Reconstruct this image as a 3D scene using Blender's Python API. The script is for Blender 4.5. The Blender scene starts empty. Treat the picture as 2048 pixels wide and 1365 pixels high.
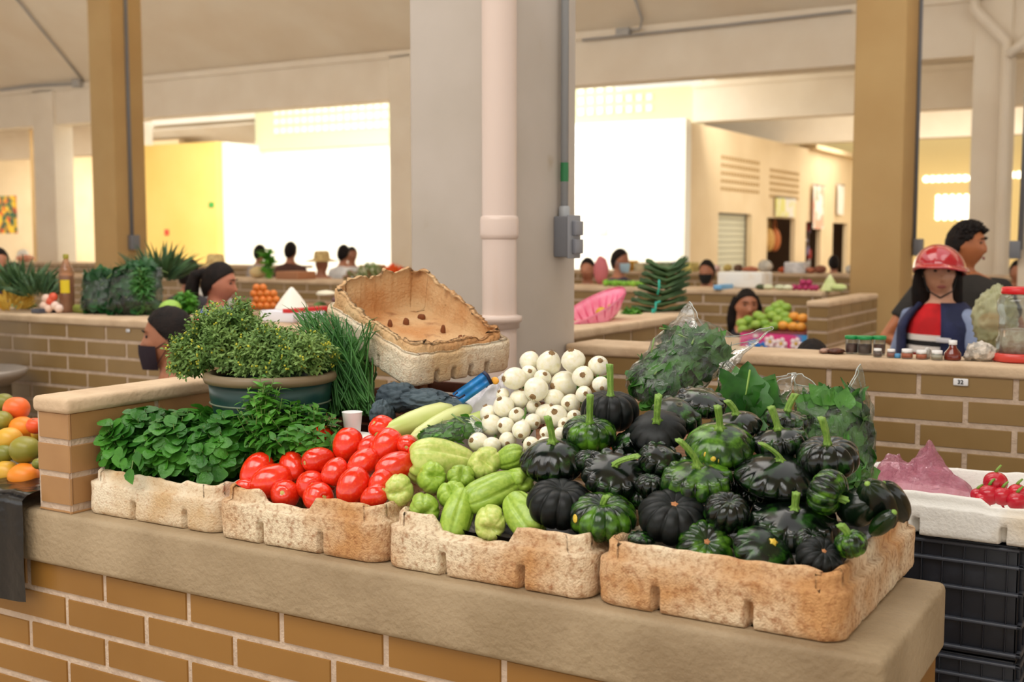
import bpy, bmesh, math, random
from mathutils import Vector, Matrix, Euler, noise
PI=math.pi; RNG=random.Random(7)
sc=bpy.context.scene; COL=sc.collection
def U(a,b): return RNG.uniform(a,b)
# ---------------------------------------------------------------- camera frame
F=2347.;CX=1024.;CYY=682.5;H=1.5
PIT=math.atan(202.5/F); YAW=math.atan(1396/math.hypot(F,202.5))
_c,_s=math.cos(YAW),math.sin(YAW);_cp,_sp=math.cos(PIT),math.sin(PIT)
FW=Vector((-_s*_cp,_c*_cp,-_sp));RT=Vector((_c,_s,0));UP=Vector((-_s*_sp,_c*_sp,_cp))
EYE=Vector((0,0,H))
def ray(x,y): return FW+RT*((x-CX)/F)+UP*((CYY-y)/F)
def py_(x,y,Y): d=ray(x,y); return EYE+d*(Y/d.y)
def px_(x,y,X): d=ray(x,y); return EYE+d*(X/d.x)
def pz_(x,y,Z): d=ray(x,y); return EYE+d*((Z-H)/d.z)
def pd_(x,y,t): return EYE+ray(x,y)*t
def depth(p): return (Vector(p)-EYE).dot(FW)
def psz(px,t): return px*t/F
# ---------------------------------------------------------------- materials
MATS={}
def lin(c):
    return tuple((v/12.92 if v<=.04045 else ((v+.055)/1.055)**2.4) for v in (x/255. for x in c))+(1,)
def mat(name,col,rough=.5,col2=None,scale=8,lo=.4,hi=.6,bump=0,bscale=40,spec=.5,metal=0,rand=0,sss=0,trans=0,coat=0,detail=4,col3=None,s3=2,lo3=.45,hi3=.6,emit=0,thin=0,stretch=None,bdet=3,sheen=0):
    if name in MATS: return MATS[name]
    m=bpy.data.materials.new(name); m.use_nodes=True; nt=m.node_tree; N=nt.nodes; L=nt.links
    b=N['Principled BSDF']; b.inputs['Base Color'].default_value=lin(col); b.inputs['Roughness'].default_value=rough
    b.inputs['Specular IOR Level'].default_value=spec; b.inputs['Metallic'].default_value=metal
    b.inputs['Coat Weight'].default_value=coat; b.inputs['Coat Roughness'].default_value=.08
    b.inputs['Sheen Weight'].default_value=sheen
    if sss: b.inputs['Subsurface Weight'].default_value=sss; b.inputs['Subsurface Radius'].default_value=(.02,.01,.005); b.inputs['Subsurface Scale'].default_value=.3
    if trans: b.inputs['Transmission Weight'].default_value=trans
    if emit: b.inputs['Emission Color'].default_value=lin(col); b.inputs['Emission Strength'].default_value=emit
    tc=N.new('ShaderNodeTexCoord'); oi=N.new('ShaderNodeObjectInfo')
    vm=N.new('ShaderNodeVectorMath'); vm.operation='MULTIPLY_ADD'
    cx=N.new('ShaderNodeCombineXYZ')
    for i in range(3): L.new(oi.outputs['Random'],cx.inputs[i])
    vm.inputs[1].default_value=(37,53,71); L.new(cx.outputs[0],vm.inputs[0])
    src=tc.outputs['Object']
    if stretch:
        mp=N.new('ShaderNodeMapping'); mp.inputs['Scale'].default_value=stretch; L.new(src,mp.inputs[0]); src=mp.outputs[0]
    L.new(src,vm.inputs[2]); co=vm.outputs[0]
    cur=None
    if col2:
        n=N.new('ShaderNodeTexNoise'); n.inputs['Scale'].default_value=scale; n.inputs['Detail'].default_value=detail; L.new(co,n.inputs['Vector'])
        r=N.new('ShaderNodeMapRange'); r.inputs[1].default_value=lo; r.inputs[2].default_value=hi; L.new(n.outputs['Fac'],r.inputs[0])
        x=N.new('ShaderNodeMix'); x.data_type='RGBA'; x.inputs[6].default_value=lin(col); x.inputs[7].default_value=lin(col2); L.new(r.outputs[0],x.inputs[0]); cur=x.outputs[2]
        if col3:
            n=N.new('ShaderNodeTexNoise'); n.inputs['Scale'].default_value=s3; n.inputs['Detail'].default_value=detail; L.new(co,n.inputs['Vector'])
            r=N.new('ShaderNodeMapRange'); r.inputs[1].default_value=lo3; r.inputs[2].default_value=hi3; L.new(n.outputs['Fac'],r.inputs[0])
            x=N.new('ShaderNodeMix'); x.data_type='RGBA'; x.inputs[7].default_value=lin(col3); L.new(cur,x.inputs[6]); L.new(r.outputs[0],x.inputs[0]); cur=x.outputs[2]
    if rand:
        hs=N.new('ShaderNodeHueSaturation'); mr=N.new('ShaderNodeMapRange'); mr.inputs[3].default_value=1-rand; mr.inputs[4].default_value=1+rand
        L.new(oi.outputs['Random'],mr.inputs[0]); L.new(mr.outputs[0],hs.inputs['Value'])
        if cur: L.new(cur,hs.inputs['Color'])
        else: hs.inputs['Color'].default_value=lin(col)
        cur=hs.outputs[0]
    if cur: L.new(cur,b.inputs['Base Color'])
    if bump:
        n=N.new('ShaderNodeTexNoise'); n.inputs['Scale'].default_value=bscale; n.inputs['Detail'].default_value=bdet; L.new(co,n.inputs['Vector'])
        bp=N.new('ShaderNodeBump'); bp.inputs['Strength'].default_value=bump; bp.inputs['Distance'].default_value=.01; L.new(n.outputs['Fac'],bp.inputs['Height']); L.new(bp.outputs[0],b.inputs['Normal'])
    if thin:   # thin leaf: some light comes through
        out=N['Material Output']; tr=N.new('ShaderNodeBsdfTranslucent'); mx=N.new('ShaderNodeMixShader'); mx.inputs[0].default_value=thin
        if cur: L.new(cur,tr.inputs[0])
        else: tr.inputs[0].default_value=lin(col)
        L.new(b.outputs[0],mx.inputs[1]); L.new(tr.outputs[0],mx.inputs[2]); L.new(mx.outputs[0],out.inputs[0])
    MATS[name]=m; return m
def film(name,tint,haze=.12,gloss=.2,hcol=(235,235,235),bscale=30,bstr=.3,rough=.08):
    if name in MATS: return MATS[name]
    m=bpy.data.materials.new(name); m.use_nodes=True; nt=m.node_tree; N=nt.nodes; L=nt.links; N.remove(N['Principled BSDF']); out=N['Material Output']
    t=N.new('ShaderNodeBsdfTransparent'); t.inputs[0].default_value=lin(tint)
    d=N.new('ShaderNodeBsdfDiffuse'); d.inputs[0].default_value=lin(hcol)
    g=N.new('ShaderNodeBsdfGlossy'); g.inputs['Roughness'].default_value=rough
    tc=N.new('ShaderNodeTexCoord'); n=N.new('ShaderNodeTexNoise'); n.inputs['Scale'].default_value=bscale; n.inputs['Detail'].default_value=4; n.inputs['Distortion'].default_value=1.2
    L.new(tc.outputs['Object'],n.inputs[0]); bp=N.new('ShaderNodeBump'); bp.inputs['Strength'].default_value=bstr; bp.inputs['Distance'].default_value=.02; L.new(n.outputs['Fac'],bp.inputs['Height']); L.new(bp.outputs[0],g.inputs['Normal'])
    m1=N.new('ShaderNodeMixShader'); m1.inputs[0].default_value=haze; L.new(t.outputs[0],m1.inputs[1]); L.new(d.outputs[0],m1.inputs[2])
    fr=N.new('ShaderNodeFresnel'); fr.inputs[0].default_value=1.5; L.new(bp.outputs[0],fr.inputs['Normal'])
    ad=N.new('ShaderNodeMath'); ad.operation='MULTIPLY_ADD'; ad.inputs[1].default_value=.55; ad.inputs[2].default_value=gloss*.08; ad.use_clamp=True; L.new(fr.outputs[0],ad.inputs[0])
    m2=N.new('ShaderNodeMixShader'); L.new(ad.outputs[0],m2.inputs[0]); L.new(m1.outputs[0],m2.inputs[1]); L.new(g.outputs[0],m2.inputs[2]); L.new(m2.outputs[0],out.inputs[0])
    MATS[name]=m; return m
# ---------------------------------------------------------------- mesh builder
class MB:
    def __init__(s): s.v=[]; s.f=[]; s.m=[]; s.sm=[]
    def add(s,vs,fs,mi=0,smooth=True,M=None):
        b=len(s.v)
        s.v+= [tuple(M@Vector(v)) for v in vs] if M else [tuple(v) for v in vs]
        s.f+=[tuple(b+i for i in f) for f in fs]; s.m+=[mi]*len(fs); s.sm+=[smooth]*len(fs)
    def grid(s,rows,cu=False,cap0=False,cap1=False,mi=0,smooth=True,M=None,flip=False):
        n=len(rows[0]); vs=[p for r in rows for p in r]; fs=[]
        for j in range(len(rows)-1):
            for i in range(n if cu else n-1):
                a=j*n+i;b=j*n+(i+1)%n; q=(a,b,b+n,a+n); fs.append(q[::-1] if flip else q)
        if cap0: q=tuple(range(n-1,-1,-1)); fs.append(q[::-1] if flip else q)
        if cap1: q=tuple((len(rows)-1)*n+i for i in range(n)); fs.append(q[::-1] if flip else q)
        s.add(vs,fs,mi,smooth,M)
    def box(s,x0,x1,y0,y1,z0,z1,mi=0,M=None,smooth=False):
        v=[(x,y,z) for x in(x0,x1) for y in(y0,y1) for z in(z0,z1)]
        s.add(v,[(0,1,3,2),(4,6,7,5),(0,4,5,1),(2,3,7,6),(0,2,6,4),(1,5,7,3)],mi,smooth,M)
    def rbox(s,x0,x1,y0,y1,z0,z1,r=.01,mi=0,M=None,seg=3):
        bm=bmesh.new(); bmesh.ops.create_cube(bm,size=1)
        for v in bm.verts: v.co=Vector(((x0+x1)/2+v.co.x*(x1-x0),(y0+y1)/2+v.co.y*(y1-y0),(z0+z1)/2+v.co.z*(z1-z0)))
        bmesh.ops.bevel(bm,geom=bm.edges[:],offset=r,segments=seg,profile=.5,affect='EDGES')
        bm.verts.index_update(); s.add([v.co[:] for v in bm.verts],[[v.index for v in f.verts] for f in bm.faces],mi,True,M); bm.free()
    def tube(s,path,rad,n=8,mi=0,cap=True,M=None,squash=1.,up=None,smooth=True):
        P=[Vector(p) for p in path]; R=rad if isinstance(rad,(list,tuple)) else [rad]*len(P); rows=[]
        t=(P[1]-P[0]).normalized(); a=Vector(up) if up else (Vector((0,0,1)) if abs(t.z)<.9 else Vector((1,0,0)))
        u=(a-t*a.dot(t)).normalized()
        for i,p in enumerate(P):
            t=(P[min(i+1,len(P)-1)]-P[max(i-1,0)]).normalized()
            u=(u-t*u.dot(t)).normalized(); w=t.cross(u)
            r=R[i]; rr=r if isinstance(r,tuple) else (r,r*squash)
            rows.append([p+u*(math.cos(2*PI*k/n)*rr[1])+w*(math.sin(2*PI*k/n)*rr[0]) for k in range(n)])
        s.grid(rows,cu=True,cap0=cap,cap1=cap,mi=mi,M=M,smooth=smooth,flip=True)
    def lathe(s,prof,n=24,mi=0,M=None,cap0=False,cap1=False,fn=None):
        rows=[]
        for (r,z) in prof:
            row=[]
            for k in range(n):
                a=2*PI*k/n; rr=r*(fn(a,r,z) if fn else 1); row.append((rr*math.cos(a),rr*math.sin(a),z))
            rows.append(row)
        s.grid(rows,cu=True,cap0=cap0,cap1=cap1,mi=mi,M=M)
    def ell(s,c,r,n=14,k=9,mi=0,fn=None,M=None):
        c=Vector(c); r=(r,r,r) if not hasattr(r,'__len__') else r; rows=[]
        for j in range(k+1):
            ph=-PI/2+PI*j/k; ph=max(-PI/2+.03,min(PI/2-.03,ph)); row=[]
            for i in range(n):
                th=2*PI*i/n; d=Vector((math.cos(ph)*math.cos(th),math.cos(ph)*math.sin(th),math.sin(ph))); q=fn(d) if fn else 1
                row.append(c+Vector((d.x*r[0]*q,d.y*r[1]*q,d.z*r[2]*q)))
            rows.append(row)
        s.grid(rows,cu=True,cap0=True,cap1=True,mi=mi,M=M)
    def leaf(s,p,d,nrm,L,W,fold=.25,curl=.2,mi=0,wave=0,n=4,shape=0):
        d=Vector(d).normalized(); nrm=Vector(nrm); nrm=nrm-d*nrm.dot(d)
        nrm=nrm.normalized() if nrm.length>1e-4 else d.orthogonal().normalized()
        sd=d.cross(nrm); rows=[]; p=Vector(p)
        for j in range(n+1):
            t=j/n
            if shape==0: w=math.sin(PI*min(1,.04+t*.96)**.75)*W/2+.0006
            elif shape==1: w=(math.sin(PI*(t**.6))*.5+.5*math.sin(PI*t)*(1+.25*math.sin(t*22)))*W/2+.0006
            elif shape==3: w=(max(0,math.sin(PI*min(1,.05+t*.93)))**.62)*W/2*(1+.05*math.sin(t*26))+.0006
            else: w=W/2*(1-t)**.5*(.3+.7*min(1,t*5))+.0004
            c=p+d*(L*t)-nrm*(curl*L*t*t)
            e=nrm*(fold*w)+nrm*(wave*W*math.sin(t*9+j))
            e2=nrm*(fold*w)-nrm*(wave*W*math.sin(t*8+2))
            rows.append([c-sd*w+e,c,c+sd*w+e2])
        s.grid(rows,mi=mi)
def chain(p):
    v=Vector((0,0,0))
    while p is not None: v+=Vector(p.location); p=p.parent
    return v
def obj(name,mb,mats,parent=None,world=False,loc=None):
    """one mesh object; world=True: vertices are in world space, the object sits at its parent's base"""
    me=bpy.data.meshes.new(name)
    v=mb.v
    if world:
        o0=chain(parent) if parent else (Vector(loc) if loc else Vector((0,0,0)))
        if o0.length>0: v=[(a[0]-o0.x,a[1]-o0.y,a[2]-o0.z) for a in v]
    me.from_pydata(v,[],mb.f); mats=mats if isinstance(mats,(list,tuple)) else [mats]
    for m in mats: me.materials.append(m)
    me.polygons.foreach_set('material_index',mb.m); me.polygons.foreach_set('use_smooth',mb.sm); me.update()
    o=bpy.data.objects.new(name,me); COL.objects.link(o)
    if parent: o.parent=parent
    elif loc is not None: o.location=loc
    return o
def tag(o,label,cat,group=None):
    o['label']=label; o['category']=cat
    if group: o['group']=group
    return o
def thing(name,label,cat,loc=(0,0,0),group=None):
    o=bpy.data.objects.new(name,None); COL.objects.link(o); o.location=loc; o.empty_display_size=.02
    return tag(o,label,cat,group)
def struct(o): o['kind']='structure'; return o
def part(o,label): o['label']=label; return o
def dup(root,mw=None,label=None,group=None):
    r=root.copy(); COL.objects.link(r)
    if mw is not None: r.matrix_world=mw
    if label: r['label']=label
    if group: r['group']=group
    for ch in KIDS.get(root.name,[]):
        c=ch.copy(); COL.objects.link(c); c.parent=r
        for g in KIDS.get(ch.name,[]):
            d=g.copy(); COL.objects.link(d); d.parent=c
    return r
KIDS={}
def kid(parent,ch): KIDS.setdefault(parent.name,[]).append(ch); return ch
def frame(axis,spin=0.,scale=1.,loc=(0,0,0)):
    z=Vector(axis).normalized(); x=z.orthogonal().normalized(); y=z.cross(x)
    c,s=math.cos(spin),math.sin(spin); X=x*c+y*s; Y=z.cross(X)
    M=Matrix((X,Y,z)).transposed().to_4x4()
    sc_=scale if hasattr(scale,'__len__') else (scale,)*3
    return Matrix.Translation(Vector(loc))@M@Matrix.Diagonal((*sc_,1))
def view(a,b,c): return RT*a+UP*b-FW*c      # right, up, towards the viewer
def nz(p,s=1.): return noise.noise(Vector(p)*s)
# ---------------------------------------------------------------- shared materials
m_brick=mat('glazed_tan_brick',(142,99,42),.3,(132,91,38),6,.35,.65,bump=.05,bscale=25,col3=(148,106,50),s3=1.5)
m_brick2=mat('tan_brick',(146,118,74),.4,(136,108,64),5,.35,.65,bump=.05,bscale=25)
m_mortar=mat('pale_mortar',(204,182,160),.9,(188,166,146),30,.35,.65,bump=.5,bscale=90)
m_conc=mat('grey_concrete',(174,154,124),.72,(150,130,100),4,.36,.64,bump=.4,bscale=80,col3=(122,100,72),s3=2.6,lo3=.54,hi3=.74,detail=7)
m_ledge=mat('cream_cement',(210,184,152),.8,(194,166,134),9,.4,.65,bump=.3,bscale=60)
m_cream=mat('cream_paint',(238,226,206),.85,(230,216,194),2,.3,.7)
m_tanpaint=mat('tan_column_paint',(194,162,110),.85,(186,152,100),2,.3,.7)
m_grey=mat('grey_paint',(196,186,176),.7,(186,176,164),3,.35,.7,bump=.05,bscale=20,col3=(176,160,140),s3=6,lo3=.68,hi3=.8)
m_foam=mat('worn_foam',(240,222,190),.85,(204,152,98),6,.38,.64,bump=.6,bscale=260,col3=(156,98,52),s3=110,lo3=.46,hi3=.80,detail=9,bdet=8)
m_foam1=mat('cleaner_foam',(238,224,198),.85,(208,176,132),8,.42,.66,bump=.5,bscale=220,col3=(180,130,84),s3=100,lo3=.52,hi3=.85,detail=9,bdet=7)
m_foamb=mat('browned_foam',(216,182,136),.85,(194,138,84),6,.36,.6,bump=.6,bscale=120,col3=(140,88,48),s3=20,lo3=.6,hi3=.8,detail=9,bdet=7)
m_foamw=mat('white_foam',(236,234,228),.8,(222,206,180),6,.55,.75,bump=.3,bscale=120)
m_steel=mat('galvanised_steel',(168,172,176),.35)
m_cond=mat('light_conduit',(166,162,156),.5)
m_boxgrey=mat('grey_enamel',(120,122,128),.45)
m_blackpl=mat('black_plastic',(14,14,17),.22,bump=.5,bscale=14,spec=.6)
m_crate=mat('crate_plastic',(22,25,34),.42,(44,48,58),14,.5,.8,spec=.5)
m_wood=mat('brown_board',(150,104,70),.7,(120,78,48),8,.4,.6,stretch=(1,8,8),bump=.2,bscale=40)
m_skin=mat('brown_skin',(190,128,96),.5,(160,102,72),8,.4,.6,sss=.06)
m_skin2=mat('light_skin',(222,172,146),.5,(194,142,112),8,.4,.6,sss=.06)
m_hair=mat('black_hair',(20,14,12),.6,(30,20,16),40,.4,.6,bump=.5,bscale=200,spec=.2)
m_white=mat('white_plastic',(238,238,238),.4)
m_stem=mat('squash_stem_green',(140,176,76),.45,(100,142,50),22,.35,.65,stretch=(1,1,.2),bump=.3,bscale=60)
m_scar=mat('cut_stem_tan',(196,140,92),.8,(150,90,50),60,.4,.6)
# ================================================================ SETTING
def brickwall(mb,u0,u1,z0,z1,fn,du=.252,dz=.0725,off=0.,ztop=None,jit=.0012,gap=.0135):
    """bricks proud of a mortar bed; fn(u,z,d) -> world point, d = distance out of the wall"""
    mb.add([fn(u0,z0,0),fn(u1,z0,0),fn(u1,z1,0),fn(u0,z1,0)],[(0,1,2,3)],1,False)
    r=0; zt=z1 if ztop is None else ztop
    while zt>z0-.001:
        zb=max(zt-(dz-gap),z0)
        o=off+(du/2 if r%2 else 0); u=math.floor((u0-o)/du)*du+o
        while u<u1:
            a=max(u+gap/2,u0); b=min(u+du-gap/2,u1)
            if b-a>.012 and zt-zb>.004:
                a+=U(-1,1)*jit; b+=U(-1,1)*jit; t=zt+U(-1,1)*jit; q=zb+U(-1,1)*jit
                c=.0015; h=.0035
                lo=[fn(a,q,0),fn(b,q,0),fn(b,t,0),fn(a,t,0)]; hi=[fn(a+c,q+c,h),fn(b-c,q+c,h),fn(b-c,t-c,h),fn(a+c,t-c,h)]
                mb.add(lo+hi,[(4,5,6,7),(0,1,5,4),(1,2,6,5),(2,3,7,6),(3,0,4,7)],0,False)
            u+=du
        zt-=dz; r+=1
def front(Y): return lambda u,z,d:(u,Y-d,z)       # faces the camera side (-Y)
def right(X): return lambda u,z,d:(X+d,u,z)       # faces +X

# floor and ceiling
b=MB(); b.box(-34,12,-4,36,-.1,0); struct(obj('floor',b,mat('market_floor',(176,160,140),.6,(160,144,124),3,.4,.6)))
m_ceil=mat('cream_ceiling',(240,228,206),.9,(232,216,190),1.2,.3,.7)
# folded concrete roof bays between the beams; the bays past the third beam row are open to daylight over the passage
def bay(name,x0,x1,y0,y1,z0,zr):
    b=MB(); ym=(y0+y1)/2
    for (a,za,c,zc) in ((y0,z0,ym,zr),(ym,zr,y1,z0)):
        b.add([(x0,a,za),(x1,a,za),(x1,c,zc),(x0,c,zc)],[(0,3,2,1)],0,False); b.add([(x0,a,za+.12),(x1,a,za+.12),(x1,c,zc+.12),(x0,c,zc+.12)],[(0,1,2,3)],0,False)
        for xx in (x0,x1): b.add([(xx,a,za),(xx,a,za+.12),(xx,c,zc+.12),(xx,c,zc)],[(0,1,2,3)],0,False)
    return struct(obj(name,b,m_ceil))
bay('ceiling_bay',-34,12,8.4,13.6,4.14,5.6)
bay('ceiling_bay',-7.2,12,14.0,18.8,4.14,5.3)
bay('ceiling_bay',-34,-20.5,13.9,18.8,4.14,5.3)
bay('ceiling_bay',-34,12,18.95+1.4,24,4.14,5.3).location.z=.0
bay('ceiling_bay',-34,12,24.1,30,4.14,5.3)
# beams
for Y in (13.6,18.8,24.0):
    if Y==18.8: segs=((-34,-20.9),(-7.6,12))
    else: segs=((-34,12),)
    for (a,c) in segs:
        b=MB(); b.box(a,c,Y,Y+.35,3.48,4.05); b.box(a,c,Y-.05,Y+.4,4.05,4.14)
        struct(obj('beam',b,m_cream))
# columns on a 7.75 x 5.2 m grid
def column(x0,x1,y0,y1,z0,z1,m,cap=False):
    b=MB(); b.rbox(x0,x1,y0,y1,z0,z1,.012)
    if cap: b.rbox(x0-.05,x1+.05,y0-.05,y1+.05,z1-.16,z1,.01)
    return struct(obj('column',b,m))
column(-2.19,-1.80,3.06,3.45,0,4.6,m_grey)
column(-9.84,-9.50,8.2,8.6,0,4.6,m_tanpaint)
column(-2.14,-1.80,8.2,8.6,0,4.6,m_tanpaint)
for x0 in (-17.75,-10.05,-2.27): column(x0,x0+.55 if x0<-10.1 else x0+.38,13.55,13.95,0,4.08,m_cream)
column(-21.6,-21.0,16.4,16.9,0,4.2,m_tanpaint); column(-18.75,-18.45,15.7,16.1,0,4.2,m_cream)
# passage walls beyond the third row: yellow wall, daylit recess, shop block
m_yellow=mat('yellow_wall',(240,206,120),.9,(236,198,108),1,.3,.7)
m_sunwall=mat('white_rendered_wall',(246,244,234),.9,(244,240,226),.6,.3,.7)
b=MB(); b.box(-20.9,-18.6,18.8,19.0,0,3.62); struct(obj('wall_yellow',b,m_yellow))
b=MB(); b.box(-18.62,-18.5,19.0,20.2,0,3.62); b.box(-18.6,-7.95,20.2,20.4,0,3.5); struct(obj('wall_recess',b,m_sunwall))
b=MB(); b.box(-18.6,-7.95,20.05,20.2,3.5,4.6)
for i in range(46):
    for j in range(3): b.box(-18.0+i*.2,-17.88+i*.2,20.0,20.06,3.85+j*.2,3.97+j*.2,1)
struct(obj('wall_clerestory',b,[mat('clerestory_wall',(206,208,168),.9),mat('clerestory_hole',(250,246,225),.9)]))
b=MB(); b.box(-11.6,-7.7,18.75,19.0,0,3.55); struct(obj('wall_passage',b,m_sunwall))
# shop block side wall (faces +X) with openings, vents
m_shop=mat('shop_wall_cream',(232,210,172),.9,(224,200,160),1.5,.3,.7)
OPN=[(20.35,22.15,2.0),(23.1,24.95,1.95),(25.75,26.9,1.9),(27.9,29.2,1.9)]
b=MB(); ys=[19.0]; 
for (a,c,z) in OPN: ys+=[a,c]
ys.append(31)
for k in range(0,len(ys),2): b.box(-7.8,-7.7,ys[k],ys[k+1],0,3.5)
for (a,c,z) in OPN: b.box(-7.8,-7.7,a,c,z,3.5)
for (a,c,z0,z1) in ((20.45,22.6,2.4,3.05),(23.2,25.2,2.35,2.95)):
    for j in range(5):
        zz=z0+(z1-z0)*j/4.6
        for i in range(14):
            yy=a+(c-a)*i/14; b.box(-7.70,-7.692,yy,yy+(c-a)/14*.62,zz,zz+.07,1)
b.box(-7.95,-7.55,25.9,31,3.5,3.6)
struct(obj('wall_shops',b,[m_shop,mat('vent_hollow',(178,146,98),.9)]))
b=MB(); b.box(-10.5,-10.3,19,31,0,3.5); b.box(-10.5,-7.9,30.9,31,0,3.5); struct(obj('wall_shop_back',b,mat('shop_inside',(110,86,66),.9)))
b=MB(); b.box(-34,12,31.0,31.2,0,4.6); struct(obj('wall_far',b,mat('far_wall_yellow',(238,214,150),.9)))
# pierced light blocks in the far wall (daylight comes through them)
m_day=mat('daylight_hole',(255,250,230),.9,emit=2.2)
def holes(name,u0,u1,n,z0,z1,k,Y,r=.09):
    b=MB()
    for i in range(n):
        for j in range(k):
            x=u0+(u1-u0)*(i+.5)/n; z=z0+(z1-z0)*(j+.5)/k; b.add([(x+math.cos(a*PI/4)*r,Y,z+math.sin(a*PI/4)*r) for a in range(8)],[tuple(range(8))],0,False)
    return struct(obj(name,b,m_day))
holes('window_1',-6.3,-4.9,9,2.95,3.1,1,30.98); holes('window_2',-6.0,-5.0,6,2.0,2.62,6,30.98,.07); holes('window_3',-4.3,-3.0,8,3.0,3.15,1,30.98)
holes('window_4',-32.4,-31.3,4,3.3,4.2,4,30.98,.12)
# wall behind the far left
b=MB(); b.box(-34,-24,22.9,23.1,0,4.2); struct(obj('wall_far_left',b,m_shop))
# louvred roof light over the passage right of the main column
b=MB()
for i in range(7): b.box(-9.4,-7.9,18.9+i*.2,18.98+i*.2,4.25,4.32)
struct(obj('trim_roof_light',b,m_white))
# wall shutter + shops
b=MB()
for k in range(18): b.rbox(-7.86,-7.83,20.35,22.15,.05+k*.108,.15+k*.108,.008)
t=thing('roller_shutter','closed pale metal roller shutter in the first opening of the shop wall','shutter',(-7.85,21.2,0)); obj('slat_curtain',b,mat('shutter_metal',(206,204,180),.5),t,world=True)
b=MB(); b.box(-7.9,-7.8,20.3,22.2,1.97,2.03); obj('head_box',b,m_boxgrey,t,world=True)
m_gold=mat('straw_gold',(206,166,92),.7,(180,130,66),30,.4,.6); m_terra=mat('basket_orange',(196,112,52),.7,(160,84,40),30,.4,.6)
for i,(y,m,lab) in enumerate(((23.55,m_gold,'yellow woven bag hanging at the left of the shop opening'),(23.95,m_gold,'straw-coloured woven bag hanging in the middle of the shop opening'),(24.35,m_terra,'brown-orange woven bag hanging at the right of the shop opening'))):
    b=MB(); b.ell((-7.95,y,1.5),(.12,.2,.25)); o=thing('hanging_bag',lab,'bag',(-7.95,y,1.25),'woven bags hanging in the shop opening'); obj('bag_body',b,m,o,world=True)
    b=MB(); b.tube([(-7.95,y-.1,1.7),(-7.95,y-.05,1.88),(-7.95,y,1.93),(-7.95,y+.05,1.88),(-7.95,y+.1,1.7)],.012,6); obj('handle',b,m,o,world=True)
for i,(y0,y1,z0,z1,c,lab) in enumerate(((23.45,24.75,1.98,2.36,(226,222,140),'pale yellow-green banner over the shop opening with hanging bags'),(26.0,26.95,1.75,2.72,(240,176,150),'tall pink and white banner over the third shop opening'),(28.0,28.6,2.1,2.8,(244,240,232),'white cloth banner hanging beside the tan pillar at the far shops'))):
    b=MB(); b.grid([[(-7.64+.02*math.sin(yy*9),yy,zz) for yy in [y0+(y1-y0)*k/6 for k in range(7)]] for zz in (z0,(z0+z1)/2,z1)],mi=0)
    t=thing('shop_banner',lab,'banner',(-7.6,(y0+y1)/2,z0),'banners over the shops')
    obj('cloth',b,mat('banner_%d'%i,c,.8,(236,232,222),3,.45,.55),t,world=True)
    b=MB(); b.tube([(-7.64,y0-.03,z1+.01),(-7.64,y1+.03,z1+.01)],.012,6); obj('rod',b,m_boxgrey,t,world=True)
for i in range(26):   # goods hung in the dark third shop
    y=U(25.85,26.8); z=U(.9,1.8); b=MB(); b.rbox(-.03,.03,-.06,.06,-.1,.1,.02)
    o=obj('hanging_packet',b,mat('packet_%d'%(i%4),[(150,30,30),(196,190,190),(120,110,140),(70,50,50)][i%4],.6),loc=(-7.9+U(-.05,.05),y,z)); tag(o,'small packet among the dark goods hung in the third shop','packet','packets hung in the third shop')
# signs on yellow wall
def plate(name,label,cat,c,w,h,Y,m,m2=None,txt=None,tc=(40,40,40),ts=.02,axis='y'):
    b=MB(); b.rbox(-w/2,w/2,-.006,0,-h/2,h/2,.003); o=obj(name,b,m,loc=(c[0],Y,c[1])); tag(o,label,cat)
    if txt:
        cu=bpy.data.curves.new('number','FONT'); cu.body=txt; cu.size=ts; cu.align_x='CENTER'; cu.align_y='CENTER'; cu.extrude=.0006; cu.offset=ts*.02
        cu.materials.append(mat('ink_%d_%d_%d'%tc,tc,.6)); t0=bpy.data.objects.new('number',cu); COL.objects.link(t0); me=bpy.data.meshes.new_from_object(t0); bpy.data.objects.remove(t0); t=bpy.data.objects.new('number',me); COL.objects.link(t); t.parent=o; t.location=(0,-.0072,0); t.rotation_euler=(PI/2,0,0)
    return o
q=py_(422,410,18.78); plate('exit_sign','small green sign on the yellow wall at the edge of the daylit opening','sign',(q.x,q.z),.16,.12,18.79,mat('sign_green',(70,160,70),.6))
q=py_(333,465,18.78); plate('warning_sign','small red sign on the yellow wall beside the left tan column','sign',(q.x,q.z),.14,.13,18.79,mat('sign_red',(214,80,60),.6))
q=py_(1204,462,18.7); o=plate('wall_mounted_notice','faint grey square notice on the bright passage wall','sign',(q.x,q.z),.18,.16,18.74,mat('notice_grey',(206,208,190),.8))
q=py_(6,430,17.0); b=MB(); b.box(-.5,.5,0,.04,-.42,.42); o=obj('wall_mounted_poster',b,mat('poster_print',(200,40,30),.6,(236,190,40),5,.42,.5,col3=(40,90,60),s3=7),loc=(q.x,16.95,q.z)); tag(o,'red and yellow poster at the far left edge','poster')
# conduits
def conduit(label,path,r,boxc=None,boxs=(.06,.04,.09),m=m_boxgrey,name='wall_mounted_conduit'):
    if 'beam' in name or 'ceiling' in name: m=m_cond; r=r*.8
    base=Vector(path[0]); t=thing(name,label,'conduit',tuple(base))
    b=MB(); b.tube(path,r,8); obj('pipe',b,m,t,world=True)
    if boxc is not None:
        x,y,z=boxc; b=MB(); b.rbox(x-boxs[0],x+boxs[0],y-boxs[1],y+boxs[1],z-boxs[2],z+boxs[2],.006); bx=obj('junction_box',b,m,t,world=True)
    return t
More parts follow.
